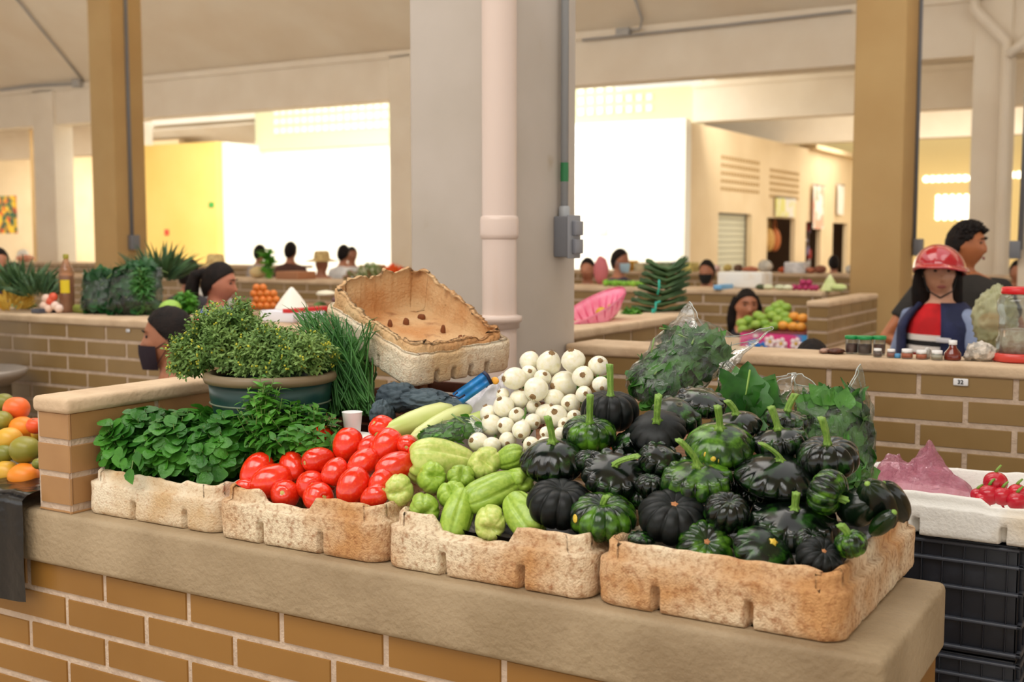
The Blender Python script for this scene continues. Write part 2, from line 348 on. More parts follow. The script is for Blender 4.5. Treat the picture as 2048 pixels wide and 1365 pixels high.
# main column: outlet box and conduit on the side face
xc=-1.80
q=px_(1119,472,xc); yq=q.y
t=thing('outlet_box','grey twin outlet box at the foot of the conduit on the main column','outlet',(xc,yq,q.z-.09))
b=MB(); b.rbox(xc,xc+.05,yq-.040,yq+.036,q.z-.068,q.z+.062,.004); obj('housing',b,m_boxgrey,t,world=True)
b=MB(); b.rbox(xc+.05,xc+.056,yq-.044,yq+.040,q.z-.072,q.z+.066,.002); fp=obj('face_plate',b,mat('plate_grey',(142,144,150),.4),t,world=True)
for dz in (-.034,.024):
    b=MB(); b.rbox(xc+.056,xc+.070,yq-.02,yq+.034,q.z+dz-.023,q.z+dz+.023,.003); obj('socket_cover',b,mat('cover_grey',(132,134,142),.35),fp,world=True)
t=thing('steel_conduit','galvanised steel conduit running up the side of the main column','conduit',(xc+.02,yq-.005,q.z+.06))
b=MB(); b.tube([(xc+.02,yq-.005,q.z+.06),(xc+.02,yq-.005,4.5)],.0125,12); obj('pipe',b,m_steel,t,world=True)
b=MB(); b.lathe([(.018,0),(.018,.03),(.014,.035)],12,M=Matrix.Translation((xc+.02,yq-.005,q.z+.06))); obj('coupling',b,m_steel,t,world=True)
b=MB(); zz=px_(1119,345,xc).z; b.lathe([(.0132,-.03),(.0136,0),(.0132,.03)],10,M=Matrix.Translation((xc+.02,yq-.005,zz))); part(obj('green_tape',b,mat('green_tape',(40,120,70),.5),t,world=True),'green tape mark on the conduit')
# drain pipe on the front face
q=py_(997,400,2.99); xp=q.x; yp=2.995
t=thing('drain_pipe','pinkish cream plastic drain pipe down the front of the main column','pipe',(xp,yp,0))
m_pvc=mat('pink_cream_pvc',(222,202,190),.28,spec=.5); r=.052
b=MB(); b.lathe([(r,0),(r,4.5)],28,M=Matrix.Translation((xp,yp,0))); obj('pipe_shaft',b,m_pvc,t,world=True)
z1=py_(997,434,2.95).z; z0=py_(997,476,2.95).z
b=MB(); b.lathe([(r,z0-.005),(r+.005,z0),(r+.006,z0+.01),(r+.006,z1-.01),(r+.004,z1),(r,z1+.004)],28,M=Matrix.Translation((xp,yp,0))); obj('coupling',b,m_pvc,t,world=True)
zc=py_(1000,640,2.95).z
b=MB(); b.lathe([(r,zc-.03),(r+.008,zc-.028),(r+.008,zc-.012),(r+.016,zc-.008),(r+.016,zc+.008),(r,zc+.012)],28,M=Matrix.Translation((xp,yp,0))); obj('collar',b,m_pvc,t,world=True)
# conduits on the two tan columns
yl=8.4; xs=-9.49; p0=px_(252,0,xs); p1=px_(264,485,xs)
conduit('dark conduit down the side of the left tan column to a switch box',[(xs,p1.y,p1.z),(xs,p1.y,4.5)],.02,(xs+.03,p1.y,p1.z),(.035,.05,.075))
xs=-1.79; p1=px_(1828,495,xs)
conduit('grey conduit down the right tan column to a switch box',[(xs,p1.y,p1.z),(xs,p1.y,4.5)],.015,(xs+.03,p1.y,p1.z),(.03,.04,.06))
# conduit along the beam and drops from the ceiling
b0=[py_(0,180,13.55),py_(60,172,13.5),py_(155,167,13.5)]
conduit('grey conduit along the far left beam with a junction box',[tuple(p) for p in b0],.03,tuple(b0[2]),(.09,.05,.06),name='beam_mounted_conduit')
def ceilpt(px,py):
    d=ray(px,py); k=1.46/2.6; t=(4.14+k*13.6-.04-H)/(d.z+k*d.y); return EYE+d*t
a=py_(165,160,13.5); c=ceilpt(110,92); d=ceilpt(30,-6)
conduit('thin dark cable dropping from the ceiling to the far left beam',[tuple(a),tuple(c),tuple(d)],.022,name='ceiling_cable')
b0=[py_(1165,80,13.52),py_(1450,50,13.52),py_(1703,22,13.52)]
conduit('thin grey conduit along the beam right of the main column',[tuple(p) for p in b0],.022,tuple(py_(1247,64,13.5)),(.09,.04,.05),name='beam_mounted_conduit')
b0=[py_(1250,62,13.5),py_(1280,58,13.45),ceilpt(1284,38),ceilpt(1268,-10)]
conduit('curved cable from the ceiling to the beam junction box',[tuple(p) for p in b0],.02,name='ceiling_cable')
# pipes on the right far column
b0=[py_(1948,-10,13.45),py_(1950,20,13.45),py_(2012,82,13.45),py_(2014,100,13.45),py_(2000,500,13.45)]; b0.append(Vector((b0[-1].x,13.45,0)))
t=thing('corner_drain_pipe','cream drain pipe with an elbow in front of the far right column','pipe',tuple(b0[0])); bb=MB(); bb.tube([tuple(p) for p in b0],.055,12); obj('pipe',bb,m_cream,t,world=True)
b0=[py_(2060,70,13.4),py_(2016,112,13.4)]
t=thing('ceiling_drain_pipe','cream branch pipe meeting the corner drain pipe at the right edge','pipe',tuple(b0[0])); bb=MB(); bb.tube([tuple(p) for p in b0],.05,12); obj('pipe',bb,m_cream,t,world=True)
p=py_(2040,500,8.5); conduit('dark conduit and box at the right edge of the picture',[(p.x,8.5,p.z),(p.x+.03,8.5,4.4)],.018,(p.x-.03,8.5,p.z),(.035,.03,.06))
column(-.02+p.x,p.x+.36,8.55,8.95,0,4.6,m_cream)

# ---------------------------------------------------------------- STALLS
SLZ=.90; LG=1.163
# near counter
t=thing('market_counter','long brick market counter with a thick grey concrete slab and glazed tan bricks','counter',(-1.5,1.9,0))
b=MB(); brickwall(b,-4.6,-.385,.02,.779,front(1.69),off=-1.017+.0,ztop=.7775); b.box(-4.6,-.385,1.692,2.1,0,.78,1)
brickwall(b,1.69,2.1,.02,.779,right(-.385),off=1.69,ztop=.7775); obj('brick_base',b,[m_brick,m_mortar],t,world=True)
b=MB(); bm=bmesh.new(); bmesh.ops.create_cube(bm,size=1)
x0,x1,y0,y1,z0,z1=-4.6,-.372,1.672,2.13,.779,.9
nx=90
b.rbox(x0,x1,y0,y1,z0,z1,.012,seg=3); obj('concrete_slab',b,m_conc,t,world=True); bm.free()
# partition on the counter
def capped(name,label,x0,x1,y0,y1,z0,z1,m=m_brick2,side='xy',off=0,cat='wall'):
    t=thing(name,label,cat,((x0+x1)/2,(y0+y1)/2,z0)); b=MB(); zt=z1-.034
    b.box(x0+.006,x1-.006,y0+.006,y1-.006,z0,z1-.01,1)
    brickwall(b,x0,x1,z0,zt,front(y0+.004),off=x0+off,ztop=zt); brickwall(b,y0,y1,z0,zt,right(x1-.004),off=y0,ztop=zt)
    obj('brick_panel',b,[m,m_mortar],t,world=True)
    b=MB(); b.rbox(x0-.006,x1+.006,y0-.008,y1,z1-.036,z1,.012,seg=4); obj('cement_cap',b,m_ledge,t,world=True); return t
capped('stall_partition','low brick partition with a rounded cement cap beside the mint tray',-2.225,-2.118,1.682,2.62,.9,1.157,m=mat('partition_brick',(172,130,84),.45,(160,118,74),6,.35,.65))
# dividing walls of the hall
def stallwall(label,x0,x1,Y,dp,off,lz=LG,z0=0.02,m=m_brick2):
    t=thing('stall_wall',label,'wall',((x0+x1)/2,Y+dp/2,0)); b=MB()
    brickwall(b,x0,x1,z0,lz-.034,front(Y),off=off,ztop=lz-.034,dz=.0715); b.box(x0,x1,Y+.001,Y+.13,0,lz-.01,1); obj('brick_panel',b,[m,m_mortar],t,world=True)
    b=MB(); b.rbox(x0-.004,x1+.004,Y-.014,Y+dp,lz-.036,lz,.01,seg=3); obj('cement_ledge',b,m_ledge,t,world=True); return t
t=stallwall('right brick stall wall with number 32 under the condiment jars',-1.79,2.6,3.38,.2,-.682)
t2=plate('number_plate','white plate reading 32 on the right stall wall','sign',(0,0),.039,.020,3.372,mat('plate_white',(236,236,238),.5),txt='32',ts=.016,tc=(30,30,30))
q=py_(1921,765,3.37); t2.location=(q.x,3.3755,q.z); 
t=stallwall('left brick stall wall behind the mint, piled with greens and corn',-6.2,-2.2,3.45,.36,-4.585)
q=py_(255,662,3.44); t2=plate('number_plate','tiny white number plate on the left stall wall','sign',(q.x,q.z),.022,.014,3.4455,mat('plate_white',(1,1,1)),txt='9',ts=.01,tc=(90,90,110))
# Y-direction divider right of the main column
t=thing('stall_wall','low brick wall running back from the main column under the pink basket','wall',(-2.1,5,0)); b=MB()
brickwall(b,3.6,5.1,.02,1.13,right(-2.04),off=3.9,ztop=1.13); b.box(-2.16,-2.044,3.6,5.1,0,1.15,1); obj('brick_panel',b,[m_brick2,m_mortar],t,world=True)
b=MB(); b.rbox(-2.5,-2.025,3.6,5.1,1.127,1.163,.01); obj('cement_ledge',b,m_ledge,t,world=True)
# third wall line
t=stallwall('long brick stall wall across the hall behind the seated vendors',-11.5,-2.16,7.6,.45,-6)
t=stallwall('far brick stall wall loaded with bowls and white boxes',-9.3,2.0,11.6,.45,-3)
t=stallwall('far left brick stall wall beyond the bottles',-21,-10.2,11.6,.45,-12)
# right cell: counter with partition (the brick box)
capped('stall_partition','sunlit brick partition end with cap in front of the right tan column',-1.905,-1.79,6.43,7.55,.9,1.163)
t=thing('stall_counter','grey concrete counter below the mangoes and the flowered oilcloth','counter',(-2.6,6.6,0)); b=MB()
b.box(-3.6,1.6,6.46,6.9,0,.78); obj('counter_base',b,m_conc,t,world=True); b=MB(); b.rbox(-3.6,1.6,6.42,6.95,.78,.9,.012); obj('slab',b,m_ledge,t,world=True)
# ================================================================ FOAM TRAYS
def tray_mb(w,d,h,rim=None,seed=0,notch=(.24,.76),notchd=(.3,.7),wall=.028,fl=.02,step=True,amp=.0016,nw=.0095,corner=.035):
    """open foam box in local space, x 0..w, y 0..d, z 0..h; rim(u,side)->extra rim height"""
    mb=MB(); pts=[]
    def seg(a,bb,n,side): 
        for i in range(n):
            u=i/n; pts.append((a[0]+(bb[0]-a[0])*u,a[1]+(bb[1]-a[1])*u,side,u))
    r=corner; nx=max(24,int(w/.0032)); ny=max(24,int(d/.0032))
    def arc(cx,cy,a0,side):
        for i in range(8):
            a=a0+PI/2*i/8; pts.append((cx+r*math.cos(a),cy+r*math.sin(a),side,-1))
    seg((r,0),(w-r,0),nx,0); arc(w-r,r,-PI/2,10); seg((w,r),(w,d-r),ny,1); arc(w-r,d-r,0,11)
    seg((w-r,d),(r,d),nx,2); arc(r,d-r,PI/2,12); seg((0,d-r),(0,r),ny,3); arc(r,r,PI,13)
    cx,cy=w/2,d/2
    def ins(p,k):  # inset towards the centre
        x,y=p[0],p[1]; fx=max(-1,min(1,(x-cx)/(w/2))); fy=max(-1,min(1,(y-cy)/(d/2)))
        if p[2]==0: return (x-(fx*k if abs(fx)>.93 else 0),y+k)
        if p[2]==2: return (x-(fx*k if abs(fx)>.93 else 0),y-k)
        if p[2]==1: return (x-k,y-(fy*k if abs(fy)>.93 else 0))
        if p[2]==3: return (x+k,y-(fy*k if abs(fy)>.93 else 0))
        return (x-math.copysign(k,x-cx)*.8,y-math.copysign(k,y-cy)*.8)
    lev=[(.022,0),(.010,.0),(.003,.03),(0,.10),(0,.22),(0,.36),(0,.44),(0,.55),(0,.68),(.001,.72),(.013,.755) if step else (.001,.76),(.014,.86) if step else (.001,.86),(.014,.95) if step else (.003,.95),(.019,1.0),(wall-.006,1.0),(wall,.96),(wall+.002,.7),(wall+.004,.4),(wall+.012,fl/h+.02),(wall+.03,fl/h)]
    rows=[]
    for (k,z) in lev:
        row=[]
        for p in pts:
            x,y=ins(p,k); e=rim(max(0,p[3]),p[2]%10,p[0]/w,p[1]/d) if rim else 0
            zz=z*h+(e*max(0,(z-.62)/.38) if z>.62 else 0)
            if p[3]>=0 and k<.02 and z<.48:
                ns=notch if p[2] in(0,2) else notchd; L=w if p[2] in(0,2) else d
                for q in ns:
                    dd=abs(p[3]-q)*L
                    if dd<nw:
                        f=1 if dd<nw*.7 else (nw-dd)/(nw*.3); top=.40
                        if z<top: kk=.024*f; x2,y2=ins(p,k+kk); x,y=x2,y2
            n=nz((x*1,y*1,zz+seed*3.1),28)*amp+nz((x+seed,y,zz),140)*amp*.6
            x+=n*(1 if x>cx else -1); y+=n*(1 if y>cy else -1); zz+= nz((x*30+seed,y*30,5),1)*amp*1.2 if z>.9 else 0
            row.append((x,y,max(zz,0) if z>.0 else 0))
        rows.append(row)
    mb.grid(rows,cu=True,cap0=True,cap1=True,flip=False)
    return mb
def place_tray(label,x0,x1,y0,y1,h,m,z=SLZ,rim=None,seed=0,**k):
    mb=tray_mb(x1-x0,y1-y0,h,rim,seed,**k); o=obj('foam_tray',mb,m,loc=(x0,y0,z)); tag(o,label,'tray','foam trays along the counter'); return o
def rimf(cuts,noise_=.004,seed=0):
    def f(u,side,X,Y):
        e=nz((X*9+seed,Y*9,1),1)*noise_
        for (s,a,bb,dp) in cuts:
            if s==side and a<=u<=bb:
                w=min((u-a),(bb-u))/.05; e-=dp*max(0,min(1,w))
        return e
    return f
T1=place_tray('cleanest cream foam tray at the left, under the mint bunches',-2.108,-1.712,1.71,1.90,.098,m_foam1,seed=1,rim=rimf([(0,.55,.8,.006),(0,.2,.45,.004)],.005,2),notch=(.36,.83),step=True)
T2=place_tray('stained foam tray filled with red plum tomatoes',-1.706,-1.290,1.70,2.07,.106,m_foam,seed=2,rim=rimf([(0,.2,.62,.024),(0,.0,.06,.004)],.006,5),notch=(.25,.69))
T3=place_tray('brown-stained foam tray holding the chayotes, lined with black plastic',-1.283,-.861,1.70,2.08,.105,m_foam,seed=3,rim=rimf([(0,.18,.68,.030)],.007,9),notch=(.27,.73))
T4=place_tray('large brown-stained foam tray at the counter corner under the dark squashes',-.852,-.440,1.70,2.22,.106,m_foam,seed=4,rim=rimf([],.006,13),notch=(.22,.68),notchd=(.2,.42,.75))
# black plastic liner in the two squash trays
def liner(x0,x1,y0,y1,z,label):
    mb=MB(); rows=[]
    for j in range(21):
        row=[]
        for i in range(25):
            u=i/24;v=j/20; e=max(abs(u-.5),abs(v-.5))*2; x=x0+(x1-x0)*u; y=y0+(y1-y0)*v
            row.append((x,y,z+.045*max(0,(e-.8)/.2)+nz((x*25,y*25,1))*.006+.004))
        rows.append(row)
    mb.grid(rows); o=obj('plastic_liner',mb,m_blackpl,loc=(0,0,0)); tag(o,label,'plastic liner'); return o
liner(-1.238,-.905,1.745,2.03,SLZ+.028,'crumpled black plastic sheet lining the chayote tray')
liner(-.807,-.485,1.745,2.17,SLZ+.028,'crumpled black plastic sheet lining the squash tray')
# ================================================================ PILE PLACING
def pile(px,py,r_px,z0,k,Y0,placed,fac=.82,tmax=.3,yz=.0,ymin=1.738,ztop=1.03):
    d=ray(px,py); t=(z0-k*Y0-H)/(d.z-k*d.y)+yz
    while (d.y*t-psz(r_px,t)*.92<ymin and H+d.z*t-psz(r_px,t)*.5<ztop): t+=.003
    t0=t; R=psz(r_px,t)
    for _ in range(200):
        c=EYE+d*t; R=psz(r_px,t); bad=False
        for (c2,R2) in placed:
            if (c-c2).length<fac*(R+R2): bad=True; break
        if not bad or t-t0>tmax: break
        t+=.004
    placed.append((c,R)); return c,R
# ================================================================ SQUASHES
def squash_mb(kind,n,seed,hs=.62):
    mb=MB(); A=n*12 if n<14 else n*9; K=26; rows=[]; rr=random.Random(seed); ph0=rr.uniform(0,6)
    lob=[rr.uniform(.85,1.1) for _ in range(n)]
    for j in range(K+1):
        t=j/K; ph=PI/2-PI*t; row=[]
        for i in range(A):
            th=2*PI*i/A; x=n*i/A; li=int(x)%n; fx=x-int(x); g=abs(math.sin(PI*fx))**.5  # 0 in the groove, 1 mid lobe
            c=math.cos(ph); s=math.sin(ph)
            if kind=='pumpkin':
                r=max(c,0)**.72; z=hs*(abs(s)**.95)*(1 if s>0 else -1); w=.13*(.25+.75*r); r*=1-w*(1-g)*(1.0); 
                z-= .16*math.exp(-(r/.28)**2)*(1 if s>0 else -.6); z*=1-.10*(1-g)*r
            elif kind=='patty':
                r=max(c,0)**.66
                if s>0: z=hs*(.80*s**1.25+.20*(1-r))
                else: z=hs*s*.85
                band=math.exp(-((t-.47)/.17)**2); r*=1+.14*band*lob[li]*(g-.6); z-=.045*(1-g)*band
            else: # knobby
                r=max(c,0)**.62
                if s>0: z=hs*(.72*s**1.1+.22*(1-r))
                else: z=hs*s*.9
                b1=math.exp(-((t-.34)/.085)**2); b2=math.exp(-((t-.52)/.12)**2)
                r*=1+(.13*b1+.21*b2)*lob[li]*(g-.6); z+=(.26*b1*g)*lob[li]*hs-.05*(1-g)*b2
            q=1+.05*nz((math.cos(th)*1.2+seed,math.sin(th)*1.2,z),1)
            row.append((r*q*math.cos(th+ph0),r*q*math.sin(th+ph0),z))
        rows.append(row)
    mb.grid(rows,cu=True,cap0=True,cap1=True,flip=True); return mb,rows,A
SQM={'green':mat('green_squash_skin',(26,60,14),.2,(92,142,36),2.2,.45,.66,spec=.35,bump=.03,bscale=60,coat=.25,col3=(8,20,10),s3=1.4,lo3=.47,hi3=.62,detail=5),
     'dark':mat('dark_squash_skin',(9,20,11),.18,(38,80,22),1.8,.50,.70,spec=.35,bump=.03,bscale=60,coat=.3,col3=(4,8,6),s3=3,detail=5),
     'black':mat('blackish_squash_skin',(18,23,23),.40,(13,18,17),7,.45,.7,spec=.25,bump=.05,bscale=120,col3=(9,12,12),s3=4),
     'mid':mat('mid_squash_skin',(13,34,14),.24,(52,100,28),2.4,.46,.68,spec=.35,bump=.04,bscale=80,coat=.25,col3=(8,16,11),s3=3,detail=5)}
def stem_mb(h,bx,by,r=.1,flare=.21,curl=0.):
    """five-ribbed stem in squash units, starting at z=0, tip displaced by (bx,by)"""
    mb=MB(); rows=[]; K=12; A=30
    for j in range(K+1):
        t=j/K; cz=h*t-curl*t*t*h*.5; cx=bx*t**1.6; cyy=by*t**1.6
        if j==K: cz+=.0
        rad=r*(.86+.26*max(0,.3-t)+.22*t)
        if t<.16: f=(1-t/.16)**2.0; 
        else: f=0
        row=[]
        for i in range(A):
            a=2*PI*i/A; rib=1+.16*math.cos(5*a); R=rad*rib+f*(flare-r)*(.72+.45*max(0,math.cos(5*a)))
            row.append((cx+R*math.cos(a),cyy+R*math.sin(a),cz+ (0 if f==0 else -.02*f)))
        rows.append(row)
    c=rows[-1]; m=[sum(p[k] for p in c)/A for k in range(3)]
    rows.append([(m[0]+(p[0]-m[0])*.6,m[1]+(p[1]-m[1])*.6,p[2]+.005) for p in c])
    mb.grid(rows,cu=True,cap0=True,cap1=True,flip=False); return mb
m_yspot=mat('yellow_spot',(226,204,70),.4,(190,120,40),60,.5,.6)
SQ=[]
# px,py,width,kind,lobes,colour,axis(right,up,toward),stem(h,dx(right),dy)|'scar'|None,hs,label
GRP='dark round squashes piled on the corner tray'
def S(*a): SQ.append(a)
S(1640,1119,98,'pumpkin',12,'black',(.15,.75,.65),'scar',.66,'small blackish ribbed squash with an orange cut scar in the near corner of the tray')
S(1528,1108,128,'patty',12,'mid',(.35,.70,.6),'scary',.62,'dark ridged squash with a yellow scar lying just inside the front rim')
S(1410,1096,120,'pumpkin',12,'green',(.0,.55,.83),'scar',.62,'green striped squash facing out with a small star scar at the front rim')
S(1283,1080,52,'knobby',10,'mid',(0,1,.3),None,.62,'small knobby green squash low in the front left corner of the tray')
S(1702,1088,66,'pumpkin',9,'green',(-.35,.9,.2),(.75,-.25,.05),.8,'small green squash with a bent stem against the right wall of the tray')
S(1205,1034,140,'pumpkin',13,'green',(0,.93,.36),(.28,.1,0),.56,'green ribbed squash with a short stub of stem and a yellow patch, front left')
S(1346,1034,143,'pumpkin',11,'black',(.02,.86,.5),'scar',.58,'matt charcoal pumpkin-shaped squash with a brown cut scar in the front row')
S(1586,1052,170,'knobby',13,'dark',(.0,.93,.36),(.42,0,0),.50,'wide knobby dark squash with a short upright stem in the front row')
S(1454,1026,96,'pumpkin',11,'dark',(.1,.8,.5),None,.75,'dark speckled squash in the gap behind the front row')
S(1120,1008,138,'pumpkin',11,'black',(.1,.9,.3),None,.62,'stemless blackish squash behind the chayotes')
S(1655,985,96,'pumpkin',11,'green',(.72,-.35,.6),(.5,.1,0),.72,'green squash lying on its side, its stem pointing right')
S(1107,922,130,'patty',15,'dark',(-.06,.93,.35),(.85,-.12,0),.66,'dark scalloped squash with an upright stem at the left edge of the pile')
S(1228,950,126,'knobby',13,'dark',(.05,.80,.6),(.5,.62,-.1),.48,'dull dark scalloped squash with a curled stem bending right')
S(1394,963,135,'knobby',13,'green',(-.05,.92,.38),(.9,-.55,0),.56,'bright green knobby squash with a long stem leaning left')
S(1556,955,168,'patty',15,'dark',(.05,.94,.33),(.42,-.5,0),.46,'wide dark scalloped squash with a hooked stem leaning left')
S(1300,972,62,'pumpkin',10,'dark',(.1,.9,.3),None,.7,'small dark squash wedged between the curled-stem and long-stem squashes')
S(1283,998,60,'pumpkin',10,'mid',(.0,.95,.2),(.45,.05,0),.7,'little dark squash with a thin green stem tip behind the charcoal one')
S(1655,915,128,'pumpkin',10,'dark',(-.08,.93,.3),(.95,-.2,0),.58,'shiny dark lobed squash with a tall stem at the right edge of the pile')
S(1178,868,110,'pumpkin',12,'green',(.0,.94,.33),(1.1,.0,0),.60,'small glossy green ribbed squash with a tall straight stem, left')
S(1438,893,138,'patty',14,'green',(-.05,.9,.42),(.72,-.08,0),.62,'domed green squash with yellow blemishes and an upright stem')
S(1562,886,105,'knobby',12,'dark',(-.25,.93,.25),(.95,-.1,0),.62,'dark knobby squash tilted left with an upright stem, upper right')
S(1316,862,112,'patty',12,'black',(-.15,.75,.6),(.92,.15,.3),.5,'smooth charcoal squash with a long curving stem, upper middle')
S(1320,922,84,'knobby',10,'dark',(.2,.7,.5),None,.7,'knobby dark squash below the charcoal one with the curving stem')
S(1262,888,74,'knobby',10,'dark',(-.5,.8,.3),None,.8,'knobby dark squash turned edge-on beside the glossy green one')
S(1220,823,118,'pumpkin',11,'black',(.0,.96,.2),(1.15,-.05,0),.66,'blackish squash with the tallest stem at the upper left of the pile')
S(1352,832,100,'knobby',11,'mid',(.1,.8,.5),None,.6,'knobby green-black squash under the leaf bag, top of the pile')
S(1402,806,96,'knobby',12,'dark',(.1,.8,.4),None,.5,'very shiny wrinkled dark squash under the leaf bag, top right')
S(1474,852,98,'patty',12,'dark',(-.15,.93,.3),(.62,-.3,0),.55,'half-hidden dark squash with a left-leaning stem behind the yellow-blemished one')
S(1572,842,84,'knobby',11,'mid',(.1,.95,.2),(.85,.25,0),.55,'small knobby squash with a right-leaning stem at the back of the pile')
S(1450,965,80,'pumpkin',10,'dark',(.1,.9,.3),None,.7,'dark squash filling the gap in the middle of the pile')
S(1510,1000,86,'pumpkin',10,'dark',(.1,.9,.3),None,.7,'dark squash in the shade under the wide scalloped one')
S(1240,985,70,'pumpkin',10,'dark',(.1,.9,.3),None,.7,'dark squash tucked under the curled-stem squash')
S(1180,925,66,'pumpkin',10,'dark',(.1,.9,.3),None,.7,'dark squash filling the gap left of the curled-stem squash')
S(1620,1085,70,'pumpkin',10,'dark',(.1,.9,.3),None,.7,'dark squash low behind the small corner squash')
PL=[]
sq_objs=[]
for i,(px,py,w,kind,n,colr,ax,stem,hs,lab) in enumerate(SQ):
    k=.62; c,R=pile(px,py,w*.5,1.015,k,1.76,PL,fac=.72,tmax=.16)
    hsx=hs
    mb,rows,A=squash_mb(kind,n,i+1,hsx)
    axis=view(*ax).normalized()
    s=psz(w/2,depth(c)); M=frame(axis,0,s,c)
    # local x is set to the picture's right so stems lean as in the photo
    z=axis; x=(RT-z*RT.dot(z)).normalized(); y=z.cross(x); Mr=Matrix((x,y,z)).transposed().to_4x4()
    o=obj('squash',mb,SQM[colr]); o.matrix_world=Matrix.Translation(c)@Mr@Matrix.Diagonal((s,s,s,1)); tag(o,lab,'squash',GRP)
    top=rows[0][0][2]
    if isinstance(stem,tuple):
        h_,bx,by=stem; r_=max(.078,.0060/s); so=obj('stem',stem_mb(h_,bx,by,r=r_,flare=.22 if h_>.5 else .17),m_stem,o); so.location=(0,0,top-.02)
    elif stem in('scar','scary'):
        b=MB(); b.lathe([(.0,.03),(.08,.035),(.12,.0),(.135,-.04)],15,fn=lambda a,r,z:1+.25*math.cos(5*a)); so=obj('stem_scar',b,m_scar if stem=='scar' else m_yspot,o); so.location=(0,0,top+.01)
    if 'yellow' in lab and stem not in('scar','scary'):
        for (aa,tt,rr) in ((-2.2,.36,.085),(-1.9,.42,.09),(-1.75,.44,.07)) if 'blemishes' in lab else ((-2.6,.40,.13),):
            j=int(tt*26); p=Vector(min(rows[j],key=lambda v:abs((math.atan2(v[1],v[0])-aa+PI)%(2*PI)-PI))); nr=Vector((p.x,p.y,p.z*1.6)).normalized()
            b=MB(); b.ell((0,0,0),(rr,rr*.8,.02),12,6); so=obj('yellow_blemish',b,m_yspot,o); so.matrix_local=frame(nr,0,1,p+nr*.004)
    sq_objs.append(o)
# dark courgette-like squashes at the right of the tray
for (px,py,L,W,ax,lab) in ((1716,1016,.085,.062,(.25,.35,.9),'dark green oval squash end-on beside the sideways squash'),(1756,1010,.125,.062,(-.45,.60,.6),'long dark green squash leaning on the tray side'),(1788,1004,.10,.045,(-.5,.62,.5),'narrow blackish squash at the far right of the tray'),(1765,1047,.06,.03,(.4,.6,.5),'small shiny black squash low at the right side of the tray')):
    c,R=pile(px,py,30,1.0,.55,1.78,PL,fac=.6,tmax=.1)
    b=MB(); b.ell((0,0,0),(W/2,W/2,L/2),40,20,fn=lambda d:1+.02*math.cos(8*math.atan2(d.y,d.x))+.0*d.z); o=obj('oval_squash',b,SQM['mid' if 'green' in lab else 'dark']); o.matrix_world=frame(view(*ax),0,1,c); tag(o,lab,'squash',GRP)
    b=MB(); b.lathe([(.005,L/2-.004),(.005,L/2),(.003,L/2+.002),(0,L/2+.002)],8); obj('blossom_end',b,m_stem,o)
# ================================================================ TOMATOES
m_tom=mat('tomato_red',(226,44,18),.18,(238,74,26),5,.5,.75,spec=.6,coat=.4,sss=.08,rand=.1)
m_tscar=mat('tomato_scar',(206,190,110),.7,(150,110,60),80,.5,.6)
def tom_mb(seed,el=1.3):
    mb=MB(); rr=random.Random(seed); a0=rr.uniform(0,6); tp=rr.uniform(-.08,.1); rows=[]
    for j in range(25):
        ph=PI/2-PI*j/24; ph=max(-1.56,min(1.56,ph)); row=[]
        for i in range(36):
            th=2*PI*i/36; r=math.cos(ph)**.86; z=math.sin(ph)*el
            r*=1+tp*math.sin(ph); sh=max(0,math.sin(ph)); r*=1-.05*sh*math.cos(4*(th+a0))**2
            z-=.14*math.exp(-(r/.22)**2)*(1 if ph>0 else .25)*1.0
            q=1+.05*nz((math.cos(th)+seed,math.sin(th),z*.8),.9)
            row.append((r*q*math.cos(th),r*q*math.sin(th),z*q))
        rows.append(row)
    mb.grid(rows,cu=True,cap0=True,cap1=True,flip=True); return mb,rows[0][0][2]
TP=[]
for s in range(4):
    mb,zt=tom_mb(s+1,(1.28,1.18,1.35,1.1,1.25)[s]); o=obj('plum_tomato',mb,m_tom); b=MB()
    b.lathe([(0,.045),(.13,.045),(.19,.02),(.22,-.03)],15,fn=lambda a,r,z:1+.3*max(0,math.cos(5*a))); c=obj('stem_scar',b,m_tscar,o); c.location=(0,0,zt+.0); kid(o,c); TP.append([o,False])
